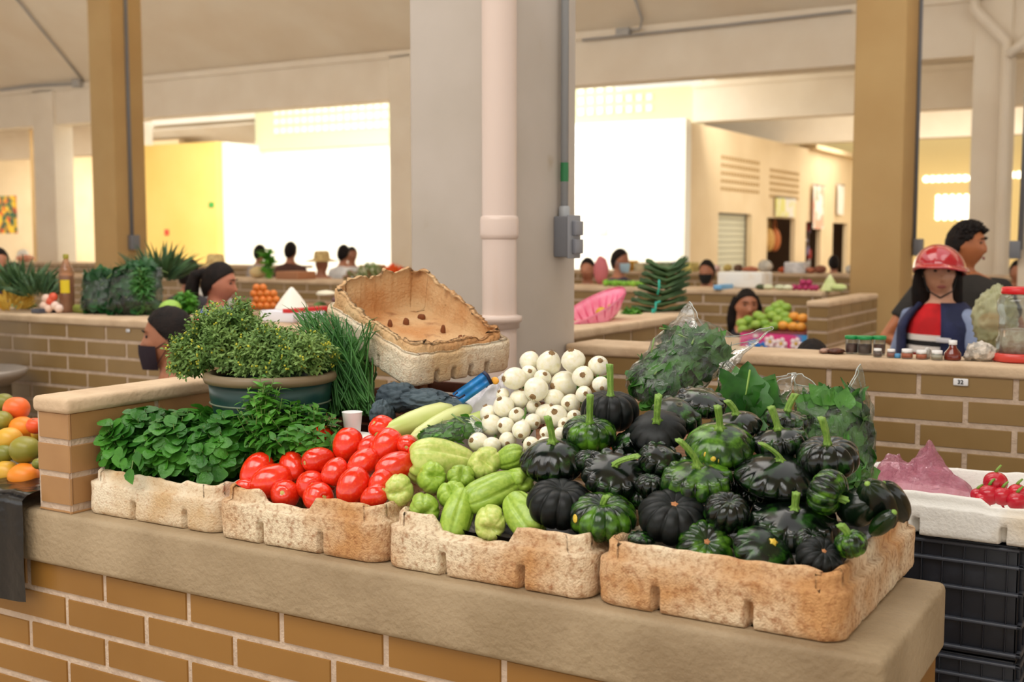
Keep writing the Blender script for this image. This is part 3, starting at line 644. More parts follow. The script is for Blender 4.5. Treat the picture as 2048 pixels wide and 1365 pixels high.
TOM=[ # px,py, short-width px, elongation idx, axis(right,up,toward)
(570,990,56,3,(0,.25,1),'round tomato with its scar facing out, front row beside the tray dip'),
(636,996,58,1,(.35,.1,.6),'tomato at the very front, scar turned right, over the dip in the rim'),
(748,996,46,0,(.6,.5,.3),'tomato at the right end of the front row'),
(706,975,60,2,(.3,.85,-.3),'large smooth tomato standing in the middle of the front row'),
(543,963,62,2,(.85,.35,-.3),'long smooth tomato lying slanted at the left front'),
(514,943,58,0,(.5,.75,-.3),'tomato at the far left of the pile'),
(622,972,58,3,(.25,.15,.9),'tomato with its scar facing out above the front one'),
(488,976,34,0,(.9,.2,.2),'sliver of tomato low in the left corner of the tray'),
(586,936,52,0,(.3,-.75,.5),'upright tomato with its scar low, second row left'),
(671,946,50,1,(-.25,-.8,.4),'tomato with a dark speck and its scar at the bottom, centre'),
(762,966,44,0,(.3,.5,-.3),'half-hidden tomato behind the right front ones'),
(790,936,58,2,(-.85,-.4,.4),'long tomato with its scar low at left, right edge of the pile'),
(727,928,52,0,(.6,.5,-.4),'smooth tomato in the centre right of the second row'),
(637,921,50,0,(-.75,-.1,.6),'tomato with its scar at left, third row'),
(695,890,56,1,(.2,.85,-.3),'smooth tomato right of the topmost left one'),
(632,879,58,0,(-.6,-.15,.7),'topmost left tomato, scar facing left'),
(772,894,58,0,(.5,.75,-.3),'smooth tomato below the topmost right one'),
(815,890,40,0,(0,-.1,.95),'small tomato with a facing scar at the upper right edge'),
(768,860,50,1,(-.6,.5,.5),'topmost right tomato against the pale gourds'),
(836,904,34,0,(.5,.5,-.3),'tomato half behind the big pale chayote'),
(737,893,36,0,(.5,.5,-.3),'tomato wedged behind, between the two top pairs'),
(600,905,46,0,(.5,.5,-.3),'tomato hidden behind, beside the parsley'),(660,958,40,0,(.2,.6,-.3),'tomato filling the gap behind the speckled one')]
PT=[]
for i,(px,py,w,k,ax,lab) in enumerate(TOM):
    c,R=pile(px,py,w*.5,.997,.55,1.745,PT,fac=.92,tmax=.14); s=psz(w/2,depth(c))*1.07; M=frame(view(*ax),i*1.3,s,c)
    p=TP[k]
    if not p[1]: o=p[0]; p[1]=True; o.matrix_world=M; tag(o,lab,'tomato','plum tomatoes in the foam tray')
    else: dup(p[0],M,lab,'plum tomatoes in the foam tray')['category']='tomato'
# ================================================================ CHAYOTES
m_chay=mat('chayote_green',(160,190,74),.34,(140,174,60),5,.4,.6,spec=.5,bump=.08,bscale=45,rand=.1,coat=.15)
m_chay2=mat('pale_chayote',(206,214,124),.34,(180,200,96),5,.4,.6,spec=.5,bump=.06,bscale=45,coat=.15)
def chay_mb(seed,el=1.35):
    mb=MB(); rr=random.Random(seed); rows=[]; gs=[rr.uniform(-.2,.2)+2*PI*k/5 for k in range(5)]; gd=[rr.uniform(.10,.18) for _ in range(5)]
    for j in range(31):
        t=j/30; z=el*math.cos(PI*t); row=[]   # +z = blossom end (wide), -z = stem end (narrow)
        prof=math.sin(PI*t)**.62*(1-.30*t**1.1)
        for i in range(60):
            th=2*PI*i/60; r=prof
            for a,dp in zip(gs,gd):
                da=abs((th-a+PI)%(2*PI)-PI); r*=1-dp*math.exp(-(da/.10)**2)*(1-.35*t)
            zz=z-(.25*math.exp(-(((math.cos(th)*r)/.14)**2))*math.exp(-((r/.6)**2)) if t<.5 else 0)-.10*math.exp(-(r/.35)**2)*(1 if t<.5 else -.5)
            q=1+.09*nz((math.cos(th)*1.1+seed*2,math.sin(th)*1.1,z),1.1)
            row.append((r*q*math.cos(th),r*q*math.sin(th)*.86,zz))
        rows.append(row)
    mb.grid(rows,cu=True,cap0=True,cap1=True,flip=True); return mb
CH=[(980,1046,72,1.0,'p',(.05,-.2,1),'palest chayote at the front, end-on with a creased crown'),
(850,1017,66,1.05,'g',(.05,-.15,1),'green chayote end-on with meeting creases, front left'),
(915,1032,70,1.45,'g',(-.25,-.85,.35),'pear-shaped green chayote standing on its wide end, centre front'),
(1047,1031,74,1.3,'g',(.45,-.6,.6),'green chayote with deep ribs at the front right by the black plastic'),
(800,980,64,1.0,'p',(-.1,-.05,1),'pale round chayote balanced at the left corner of the tray'),
(986,983,74,1.5,'g',(-.85,-.35,.35),'largest green chayote lying sideways across the middle'),
(904,992,60,1.1,'g',(.05,.4,.8),'green chayote behind the pear-shaped one'),
(861,956,64,1.0,'g',(.35,.2,.9),'knobbly green chayote above the end-on one, left'),
(1036,962,56,1.1,'g',(.5,.1,.8),'green chayote at the right side beside the scalloped squash'),
(922,956,56,1.0,'g',(.1,.3,.8),'green chayote half hidden in the middle of the pile'),
(968,929,72,1.0,'p',(.1,.2,.9),'yellowish chayote on top of the pile under the onions'),
(1020,916,50,1.1,'g',(.8,.3,.2),'smooth green chayote at the top right of the pile'),
(884,930,100,1.25,'P',(-.9,.15,.2),'very large pale chayote lying behind on the left'),
(1000,1010,50,1.,'g',(0,.5,.6),'green chayote deep in the gap under the largest one')]
PC=[]
for i,(px,py,w,el,cl,ax,lab) in enumerate(CH):
    c,R=pile(px,py,w*.5,.992,.60,1.75,PC,fac=.88,tmax=.12); s=psz(w/2,depth(c))*1.17; o=obj('chayote',chay_mb(i+3,el),m_chay2 if cl!='g' else m_chay); o.matrix_world=frame(view(*ax),.6+i*.9,s,c); tag(o,lab,'chayote','chayotes in the foam tray')
# pale gourds and small plastic bag behind them
m_gourd=mat('pale_green_gourd',(206,214,140),.35,(180,200,104),6,.45,.65,coat=.2)
for (p0,p1,w,Y0,Y1,lab) in (((772,868),(892,822),50,1.93,2.06,'fatter pale green gourd lying behind the tomatoes'),((832,876),(930,822),42,1.93,2.07,'slimmer pale green gourd beside the plastic bag'),((905,860),(985,832),36,2.02,2.1,'pale gourd inside the clear bag behind the onions')):
    a=py_(*p0,Y0); c=py_(*p1,Y1); ax=(c-a); L=ax.length; s=psz(w/2,depth(a)); b=MB()
    b.lathe([(0.001,-L*.62),(s*.45,-L*.58),(s*.8,-L*.42),(s,-L*.1),(s*1.02,L*.2),(s*.85,L*.45),(s*.4,L*.6),(.001,L*.63)],28,fn=lambda q,r,z:1+.015*math.cos(10*q)); o=obj('pale_gourd',b,m_gourd); o.matrix_world=frame(ax,0,1,(a+c)/2); tag(o,lab,'gourd','pale gourds behind the tomato tray')
    b=MB(); b.lathe([(.009,-L*.60),(.010,-L*.63),(.007,-L*.66),(0,-L*.66)],8); obj('stalk',b,m_stem,o)
# ================================================================ ONIONS
m_on=mat('white_onion',(242,238,220),.28,(232,226,186),3,.45,.75,spec=.55,coat=.3,sss=.1,rand=.04)
m_root=mat('onion_root_tan',(236,196,142),.9,(210,160,106),90,.4,.6,bump=.8,bscale=200)
m_onl=mat('scallion_green',(96,140,54),.4,(60,104,36),8,.4,.6)
def onion_proto(k):
    b=MB(); el=(1.0,1.15,.9)[k]
    b.lathe([(0.10,el*1.0),(.34,el*.93),(.66,el*.72),(.9,el*.38),(1.0,0),(.93,-el*.38),(.72,-el*.72),(.42,-el*1.02),(.27,-el*1.35),(.22,-el*1.7)],30,cap0=True,cap1=True,fn=lambda a,r,z:1+.025*math.sin(3*a+k))
    o=obj('onion_bulb',b,m_on); b=MB()
    b.lathe([(0,.08),(.12,.075),(.21,.04),(.28,-.04)],14,fn=lambda a,r,z:(1+.10*math.sin(7*a+k))); 
    for i in range(22):
        a=U(0,6.28); r=U(.05,.24); b.tube([(r*math.cos(a),r*math.sin(a),.02),(r*1.2*math.cos(a),r*1.2*math.sin(a),.10+U(0,.05)),(r*1.5*math.cos(a+.3),r*1.5*math.sin(a+.3),.12)],.014,3,cap=False)
    c=obj('root_tuft',b,m_root,o); c.location=(0,0,el*.98); kid(o,c)
    b=MB(); b.tube([(0,0,-el*1.5),(.05,.02,-2.3),(.15,0,-3.2),(.2,.1,-4.2)],[.2,.17,.15,.1],8); c=obj('green_stalk',b,m_onl,o); kid(o,c)
    return [o,False]
OP=[onion_proto(k) for k in range(3)]
ON=[(1060,723,21,(.2,.7,-.3)),(1098,728,25,(.15,.65,.5)),(1146,721,25,(-.2,.9,.35)),(1197,732,21,(.1,.5,.8)),(1029,758,23,(-.8,.0,.5)),(1058,747,17,(.1,.3,.9)),(1072,780,25,(-.25,-.5,.7)),(1129,768,27,(-.75,-.15,.5)),(1166,754,22,(-.1,.2,.9)),(1201,770,17,(.1,-.4,.9)),(1168,789,17,(.1,.1,.95)),(1040,798,21,(.15,.9,.2)),(1007,814,22,(-.3,.6,.4)),(1109,798,20,(-.6,.3,.3)),(1141,808,20,(-.4,0,.9)),(1068,815,16,(.3,.3,.85)),(1034,832,17,(-.1,.5,.85)),(1066,844,17,(.5,-.2,.85)),(1113,834,24,(-.2,.45,.8)),(1090,828,19,(.4,.5,.2)),(1149,834,15,(0,.3,.7)),(1011,852,18,(-.6,.1,.8)),(1043,861,19,(-.1,-.45,.85)),(1015,882,18,(0,-.3,.95)),(983,850,22,(-.3,.5,.3)),(957,885,20,(-.5,.2,.6)),(984,892,18,(-.1,-.3,.9)),(978,829,19,(-.3,.7,.1)),(1092,866,13,(-.4,-.2,.85)),(1122,868,14,(.3,-.1,.8)),(1187,810,16,(.2,.3,.7)),(1130,850,15,(-.2,.2,.8)),(1062,890,17,(-.3,.2,.9)),(1090,888,15,(.2,.3,.8)),(1035,905,14,(-.2,.2,.9)),(1005,790,14,(-.5,.5,.5)),(1085,757,18,(.1,.2,.3))]
ONL=['topmost round bulb at the left','large bulb with its tan root on top, second along the top row','tall bulb with roots on top, third along the top row','bulb at the top right end beside the tall squash stem','pointed bulb sticking out at the left','small bulb in shadow under the topmost left one','large bulb pointing its root down left','largest bulb in the middle, root at the left','round bulb with a facing root under the top right ones','bulb with a sliced root at the right edge','small bulb with a ragged tan root right of centre','upright conical bulb at the left of the middle row','bulb at the far left of the middle row','plain bulb turned away in the centre','small bulb with an orange root, right of centre','small round bulb just left of centre','small tan-rooted bulb, lower left of centre','small bulb with its root facing right, lower centre','big pale bulb low on the right','bulb half behind the big low one','bulb peeking over the green ribbed squash','bulb at the lower left with its root to the side','bulb low in the middle with a drooping root','lowest round bulb with a centred root','plain bulb on the lower left edge','bulb at the lowest left corner','second lowest bulb at the left','bulb at the upper part of the lower left edge','tiny bulb low above the scalloped squash','tiny bulb low beside the glossy green squash','small bulb squeezed at the right edge','small bulb low in the right gap','lowest bulb beside the scalloped squash','tiny bulb wedged between the two upright-stemmed squashes','tiny bulb touching the topmost chayotes','little bulb at the left edge above','bulb behind the middle of the pile']
PO=[]
for i in sorted(range(len(ON)),key=lambda i:-ON[i][1]):
    px,py,r,ax=ON[i]; c,R=pile(px,py,r,1.06,1.15,1.93,PO,fac=.94,tmax=.12); s=psz(r,depth(c)); M=frame(view(*ax),i,s,c); p=OP[i%3]
    if not p[1]: o=p[0]; p[1]=True; o.matrix_world=M; tag(o,'white onion, '+ONL[i],'onion','white onion bulbs heaped behind the squashes')
    else: o=dup(p[0],M,'white onion, '+ONL[i],'white onion bulbs heaped behind the squashes')
# ================================================================ HERBS
m_mint=mat('mint_leaf',(76,144,44),.42,(46,106,30),14,.4,.6,thin=.22,spec=.45,rand=.0,bump=.3,bscale=120)
m_pars=mat('parsley_leaf',(96,162,50),.45,(62,126,34),14,.4,.6,thin=.25)
m_rue=mat('rue_leaf',(134,166,88),.6,(96,134,62),20,.4,.6,thin=.25)
m_ruey=mat('rue_flower',(206,206,70),.6,thin=.2)
m_hstem=mat('herb_stem',(120,150,80),.5)
m_chive=mat('chive_green',(84,142,66),.4,(58,116,52),10,.4,.6,thin=.15)
m_spin=mat('dark_leaf',(86,146,58),.4,(48,102,40),10,.4,.6,thin=.2,spec=.5,bump=.3,bscale=60)
def sphdir(): 
    z=U(-1,1); a=U(0,2*PI); r=math.sqrt(1-z*z); return Vector((r*math.cos(a),r*math.sin(a),z))
def bunch(label,group,c,r,n,L,W,ml,ms,shape=0,up=.5,per=5,fold=.2,curl=.25,out=1.0,stemlen=.09,cat='herb bunch',name='herb_bunch',shell=.55,wave=.0,dens=1):
    t=thing(name,label,cat,(c[0],c[1],c[2]-r[2]),group); b=MB(); st=MB(); C=Vector(c)
    for i in range(n):
        d=sphdir(); d.z=abs(d.z)*1.0 if RNG.random()<.8 else d.z
        q=U(shell,1.0); p=C+Vector((d.x*r[0]*q,d.y*r[1]*q,d.z*r[2]*q)); ax=(Vector((d.x,d.y,d.z+up))).normalized()
        root=p-ax*stemlen*.7+Vector((U(-1,1),U(-1,1),0))*.01
        st.tube([root,(root+p)/2+sphdir()*.004,p],.0011,4,cap=False)
        a0=U(0,6.28); xx=ax.orthogonal().normalized(); yy=ax.cross(xx)
        for k in range(per):
            a=a0+k*2.4; lv=k/per; dr=(xx*math.cos(a)+yy*math.sin(a))*(1.0-.3*(1-lv))+ax*(.25+.5*(1-lv)*0+.3*lv)
            pp=p-ax*stemlen*.45*(1-lv); l=L*U(.7,1.15)*(.7+.5*(1-lv)); 
            b.leaf(pp,dr,ax+sphdir()*.35,l,W*l/L*U(.85,1.1),fold,curl*U(.4,1.4),shape=shape,wave=wave)
    lo=obj('leaves',b,ml,t,world=True); obj('stems',st,ms,t,world=True); return t
zt=1.0
bunch('mint bunch at the left end of the tray, touching the partition','mint bunches in the left foam tray',(-2.055,1.84,1.03),(.075,.13,.10),190,.040,.036,m_mint,m_hstem,per=6,fold=.15,wave=.03,shape=3)
bunch('mint bunch in the middle of the tray with leaves drooping over the rim','mint bunches in the left foam tray',(-1.93,1.85,1.03),(.085,.14,.105),200,.040,.036,m_mint,m_hstem,per=6,fold=.15,wave=.03,shape=3)
bunch('mint bunch at the right of the tray beside the parsley','mint bunches in the left foam tray',(-1.81,1.86,1.03),(.08,.13,.11),190,.040,.036,m_mint,m_hstem,per=6,fold=.15,wave=.03,shape=3)
# sprigs hanging over the rim
t=thing('mint_sprig','drooping mint sprig hanging over the front rim of the left tray','herb sprig',(-1.99,1.72,.98)); b=MB(); st=MB()
q0=py_(270,900,1.76); q1=py_(262,945,1.70); q2=py_(255,955,1.69)
st.tube([q0,q1,q2],.0015,5)
for (px,py,s) in ((232,918,1),(252,928,.9),(275,915,1),(258,950,1.1),(285,930,.8),(240,905,1)):
    p=py_(px,py,1.695); b.leaf(p+Vector((0,0,.012)),(U(-.5,.5),-.25,-.8),(0,-1,.3),.032*s,.026*s,.15,.1,wave=.03)
obj('leaves',b,m_mint,t,world=True); obj('stems',st,m_hstem,t,world=True)
bunch('bright green parsley-like bunch between the bucket and the tomatoes','parsley bunches',(-1.66,1.90,1.05),(.135,.10,.12),260,.032,.014,m_pars,m_hstem,per=7,fold=.2,curl=.35,up=.7)
bunch('taller sprigs of the green bunch rising in front of the bucket','parsley bunches',(-1.72,1.86,1.10),(.07,.06,.125),70,.030,.012,m_pars,m_hstem,per=7,fold=.2,curl=.35,up=1.2,stemlen=.12)
# ---------------------------------------------------------------- bucket with rue
bc=py_(541,745,1.99); bc.z=.905; bc.y=1.99
t=thing('planter_bucket','dark green plastic tub with a brown rim behind the mint, holding the feathery herb','bucket',tuple(bc))
m_tub=mat('dark_green_tub',(26,66,62),.35,(20,54,52),10,.4,.6)
KS=Matrix.Translation(bc)@Matrix.Diagonal((.82,.82,1.08,1)); b=MB(); b.lathe([(.0,0),(.105,0),(.12,.01),(.128,.06),(.124,.064),(.138,.11),(.134,.114),(.150,.165),(.146,.169),(.164,.225),(.168,.262),(.158,.262),(.150,.2),(.11,.03),(0,.03)],48,M=KS); tsh=obj('tub_shell',b,m_tub,t,world=True)
b=MB(); b.lathe([(.166,.255),(.178,.258),(.182,.266),(.178,.275),(.164,.277),(.158,.270),(.160,.258)],48,M=KS); obj('rim',b,mat('tub_rim_brown',(120,104,78),.45),t,world=True)
b=MB()
for zz in (.055,.108,.162,.215):
    rr=.128+(zz-.055)*.23; b.lathe([(rr-.002,zz-.002),(rr+.0022,zz),(rr-.002,zz+.002)],40,M=KS)
obj('raised_bands',b,mat('tub_band',(96,110,90),.45),tsh,world=True)
b=MB(); b.lathe([(0,.25),(.158,.25)],24,M=KS); obj('soil',b,mat('dark_soil',(40,32,24),.95,bump=.8,bscale=90),t,world=True)
def rue(label,c,r,n,mul=1.):
    t=thing('feathery_herb',label,'herb bunch',(c[0],c[1],c[2]-r[2]),'feathery herb heads in the green tub'); b=MB(); st=MB(); fl=MB(); C=Vector(c)
    for i in range(n):
        d=sphdir(); d.z=d.z if d.z>-.35 else -d.z; q=U(.5,1.05)*(1+.16*nz((d.x*2,d.y*2,d.z*2+c[0]),1.3)); p=C+Vector((d.x*r[0]*q,d.y*r[1]*q,d.z*r[2]*q)); ax=(d+Vector((0,0,.5))).normalized()
        root=p-ax*.05; st.tube([root,p-ax*.02+sphdir()*.004,p],.0009,3,cap=False)
        xx=ax.orthogonal().normalized(); yy=ax.cross(xx)
        for k in range(11):
            a=k*2.4+i; pp=root+ax*(.05*(.2+.8*k/11)); dr=(xx*math.cos(a)+yy*math.sin(a))+ax*.7
            e=pp+dr.normalized()*U(.008,.015)
            b.leaf(pp,dr,ax+sphdir()*.3,U(.011,.018),.0042,.1,.2,n=2)
            b.leaf(e,dr+sphdir()*.5,ax+sphdir()*.3,U(.007,.011),.0044,.1,.2,n=2); b.leaf(e,dr+sphdir()*.9,ax+sphdir()*.3,U(.007,.011),.0040,.1,.2,n=2)
        if RNG.random()<.28:
            for _ in range(3): fl.ell(p+sphdir()*.006,.0026,5,4)
    obj('leaflets',b,m_rue,t,world=True); obj('stems',st,m_hstem,t,world=True); fb=obj('flower_buds',fl,m_ruey,t,world=True); fb['kind']='stuff'
rue('highest rounded head of feathery grey-green herb, left in the tub',tuple(py_(458,700,1.99)),(.112,.105,.112),520)
rue('middle head of feathery herb with yellow buds in the tub',tuple(py_(545,718,2.0)),(.085,.10,.08),300)
rue('low right head of feathery yellow-green herb in the tub',tuple(py_(612,718,2.0)),(.062,.09,.062),220)
rue('feathery herb spilling over the left edge of the tub',tuple(py_(380,722,1.93)),(.05,.06,.07),160)
# ---------------------------------------------------------------- support table, chives
t=thing('wooden_table','low brown wooden table behind the counter carrying the foam box','table',(-1.35,2.5,0)); b=MB()
b.rbox(-1.98,-.86,2.16,2.75,1.0,1.03,.005); obj('table_top',b,m_wood,t,world=True)
for (x,y) in ((-1.95,2.2),(-.9,2.2),(-1.95,2.7),(-.9,2.7)):
    b=MB(); b.rbox(x-.02,x+.02,y-.02,y+.02,0,1.0,.004); obj('leg',b,m_wood,t,world=True)
t=thing('chive_bunch','tall bunch of thin dark green chives leaning beside the foam box','herb bunch',(-1.75,2.22,1.03)); b=MB()
for i in range(520):
    q0=pd_(U(655,750),U(795,835),2.72+U(-.06,.10)); a=U(0,1); tx=605+a*130+U(-25,25); ty=660+U(-45,60)+a*30
    q1=pd_(tx,ty,2.80+U(-.12,.12)); mid=(q0+q1)/2+Vector((U(-.02,.02),U(-.02,.02),U(0,.03))); q2=q1+(q1-mid)*U(.1,.35)+Vector((U(-.02,.02),0,-.01))
    b.tube([q0,mid,q1,q2],[.0022,.0021,.0016,.0004],4,cap=False)
obj('blades',b,m_chive,t,world=True)
# ---------------------------------------------------------------- cup
q=pd_(705,868,2.50); b=MB(); b.rbox(-.05,.07,-.035,.04,0,q.z-.901,.004); o=obj('foam_block',b,m_foamw,loc=(q.x,q.y,.9)); tag(o,'white foam block behind the tomatoes with the cup on it','foam block'); q.z+=.001; t=thing('plastic_cup','small white plastic cup behind the tomatoes','cup',tuple(q)); M=Matrix.Translation(q)
b=MB(); b.lathe([(0,0),(.017,0),(.0215,.045),(.0225,.046),(.0205,.0465),(.0162,.003),(0,.003)],24,M=M); obj('cup_wall',b,m_white,t,world=True)
# ---------------------------------------------------------------- broken foam box on a wooden crate
N_=Vector((-1.515,2.11,1.242)); R_=Vector((-1.398,2.374,1.265)); L_=Vector((-1.89,2.266,1.344))
e1=(R_-N_); e2=(L_-N_); w_=e1.length; d_=e2.length; ux=e1.normalized(); uy=(e2-ux*e2.dot(ux)).normalized(); uz=ux.cross(uy)
MT=Matrix((ux,uy,uz)).transposed().to_4x4()
hb=.078
b=tray_mb(w_,d_,hb,rimf([(0,.1,.5,.004)],.004,3),21,notch=(.2,.4,.6,.8),notchd=(.3,.7),step=False,wall=.012,nw=.009,fl=.012,corner=.03)
o=obj('foam_box',b,m_foam1); o.matrix_world=Matrix.Translation(N_-uz*hb)@MT; tag(o,'tilted stained foam box standing on a crate behind the onions','box')
o_box=o
def bigrim(u,side,X,Y):
    return .006+.062*max(0,Y-.12)*(.35+.75*X)+.022*max(0,Y-.75)*4*(1-X)+nz((X*6,Y*6,3),1)*.014+nz((X*19,Y*19,3),1)*.006
bpy.context.view_layer.update()
b=tray_mb(w_-.02,d_-.02,.060,bigrim,33,notch=(),notchd=(),step=False,wall=.011,fl=.018,amp=.006,corner=.04)
o=obj('foam_lining',b,m_foamb,o_box); MLn=Matrix.Translation(N_-uz*.052+ux*.010+uy*.010)@MT; o.matrix_local=o_box.matrix_world.inverted()@MLn; part(o,'brown-stained ragged inner shell with drain holes')
for i,(px,py,wd,ht,ang) in enumerate(((747,647,8,16,.1),(780,650,10,20,.6),(812,646,14,18,.9),(886,662,12,22,-.4),(921,680,11,18,-.6),(843,635,20,12,.2))):
    mk=MB(); n_=uz; d=ray(px,py); p0=N_-uz*.030; 
    # drain holes: dark ragged slots standing just above the shell floor/walls
    tt=(p0-EYE).dot(n_)/d.dot(n_); p=EYE+d*tt; mk.ell(p,(psz(wd,tt)*.5,.006,psz(ht,tt)*.55),10,6,fn=lambda q:1+.3*nz(q*2+Vector((i,0,0)),1))
    mk.v=[tuple(MLn.inverted()@Vector(v)) for v in mk.v]; obj('drain_hole',mk,mat('hole_rust',(120,66,30),.9),o)
# crate under it
t=thing('wooden_crate','reddish brown wooden crate under the tilted foam box','crate',(-1.62,2.36,1.03)); b=MB()
cx0,cx1,cy0,cy1=-1.80,-1.42,2.20,2.56
for k in range(3):
    z0=1.032+k*.034
    b.rbox(cx0,cx1,cy0,cy0+.012,z0,z0+.028,.003); b.rbox(cx0,cx1,cy1-.012,cy1,z0,z0+.028,.003); b.rbox(cx0,cx0+.012,cy0,cy1,z0,z0+.028,.003); b.rbox(cx1-.012,cx1,cy0,cy1,z0,z0+.028,.003)
obj('slats',b,mat('red_brown_wood',(130,78,50),.7,(100,56,34),12,.4,.6),t,world=True)
b=MB()
for (x,y) in ((cx0+.02,cy0+.02),(cx1-.02,cy0+.02),(cx0+.02,cy1-.02),(cx1-.02,cy1-.02)): b.rbox(x-.01,x+.01,y-.01,y+.01,1.03,1.134,.002)
obj('corner_posts',b,m_wood,t,world=True)
# ---------------------------------------------------------------- cloth and plastic bag on the table
def lump(label,name,cat,pts,base_z,m,amp=.018,fr=14,seed=0,thick=None,group=None,ridge=.6):
    """crumpled heap: list of (centre, radii); surface folded by noise"""
    t=thing(name,label,cat,(pts[0][0][0],pts[0][0][1],base_z),group); b=MB()
    for (c,r) in pts:
        def fn(d):
            v=d*2.2+Vector(c)*9+Vector((seed,0,0)); a=nz(v,1.4); return 1+.30*(1-abs(a)*2.4)*ridge+.10*nz(v,4)
        b.ell(c,r,56,34,fn=fn)
    obj('folds',b,m,t,world=True); return t
m_cloth=mat('slate_cloth',(74,90,98),.8,(52,66,76),14,.4,.6,bump=.3,bscale=90)
lump('crumpled slate-blue cloth lying in front of the foam box','crumpled_cloth','cloth',[(pd_(795,795,2.62),(.045,.04,.03)),(pd_(850,800,2.58),(.06,.04,.022)),(pd_(765,830,2.58),(.022,.03,.03)),(pd_(900,810,2.56),(.045,.03,.014))],1.03,m_cloth,seed=2)
m_pbag=mat('white_bag_film',(236,234,236),.35,(222,218,222),10,.4,.6,bump=.5,bscale=30,thin=.3)
t=None
def _bag():
    q=pd_(945,815,2.56)
    t=thing('shopping_bag','crumpled white shopping bag with a blue print beside the onions','bag',(q.x,q.y,1.031)); b=MB(); rows=[]; nn=90
    for j in range(nn):
        row=[]
        for i in range(nn):
            u=i/(nn-1); v=(j/(nn-1)-.5)*2; w=.03+.05*u; hgt=.018+.085*max(0,u-.25)**1.1*1.25; kk=math.sqrt(max(0,1-v*v))*(min(1,u/.08)**.5)*(min(1,(1-u)/.05)**.5)
            g=Vector((u*4,v*1.2,3)); rg=1-abs(nz(g,1.3))*2.1; r2=1-abs(nz(g,3.1))*2.1
            row.append((q.x-.115+.215*u+nz(g,2)*.01,q.y+.02+v*w,1.033+(q.z-1.033)*kk**.35+hgt*.9*kk*(.5+.4*rg+.2*r2)))
        rows.append(row)
    b.grid(rows); obj('film_fold',b,m_pbag,t,world=True); return t
t=_bag()
b=MB(); rows=[]   # printed panel of the bag
for j in range(9):
    row=[]
    for i in range(15):
        u=i/14;v=j/8; px=910+u*62+v*22-6; py=800-u*44+v*20-12
        row.append(pd_(px,py,2.49+.006*math.sin(u*9)+.004*math.sin(v*14)))
    rows.append(row)
b.grid(rows); pn=obj('print_panel',b,mat('bag_blue',(28,128,200),.35),t,world=True); part(pn,'bright blue printed panel on the bag')
b=MB(); b.tube([pd_(966,744,2.485),pd_(975,752,2.485),pd_(983,769,2.485)],.004,6); obj('print_stripe',b,mat('bag_navy',(24,34,70),.4),pn,world=True)
b=MB(); b.ell(pd_(990,762,2.485),(.010,.003,.008)); obj('print_dot',b,mat('bag_orange',(240,170,60),.4),pn,world=True)
b=MB(); b.tube([pd_(915,785,2.48),pd_(908,792,2.48),pd_(918,797,2.48),pd_(930,790,2.48)],.0025,5); obj('print_line',b,mat('bag_navy',(1,1,1)),pn,world=True)
b=MB(); b.rbox(-.09,.09,-.012,.012,-.002,.002,.001); q=pd_(800,842,2.5); o=obj('board_strip',b,m_wood,loc=(q.x,q.y,1.034)); o.rotation_euler=(0,0,.9); tag(o,'narrow brown board lying behind the pale gourds','board')
# orange thing behind onions
b=MB(); b.ell((0,0,0),(.05,.03,.03),20,12); q=pd_(1225,760,2.6); o=obj('carrot_bunch',b,mat('carrot_orange',(214,110,60),.5),loc=(q.x,2.25,1.062)); tag(o,'orange-red root peeking out behind the onions and the tall stem','vegetable')
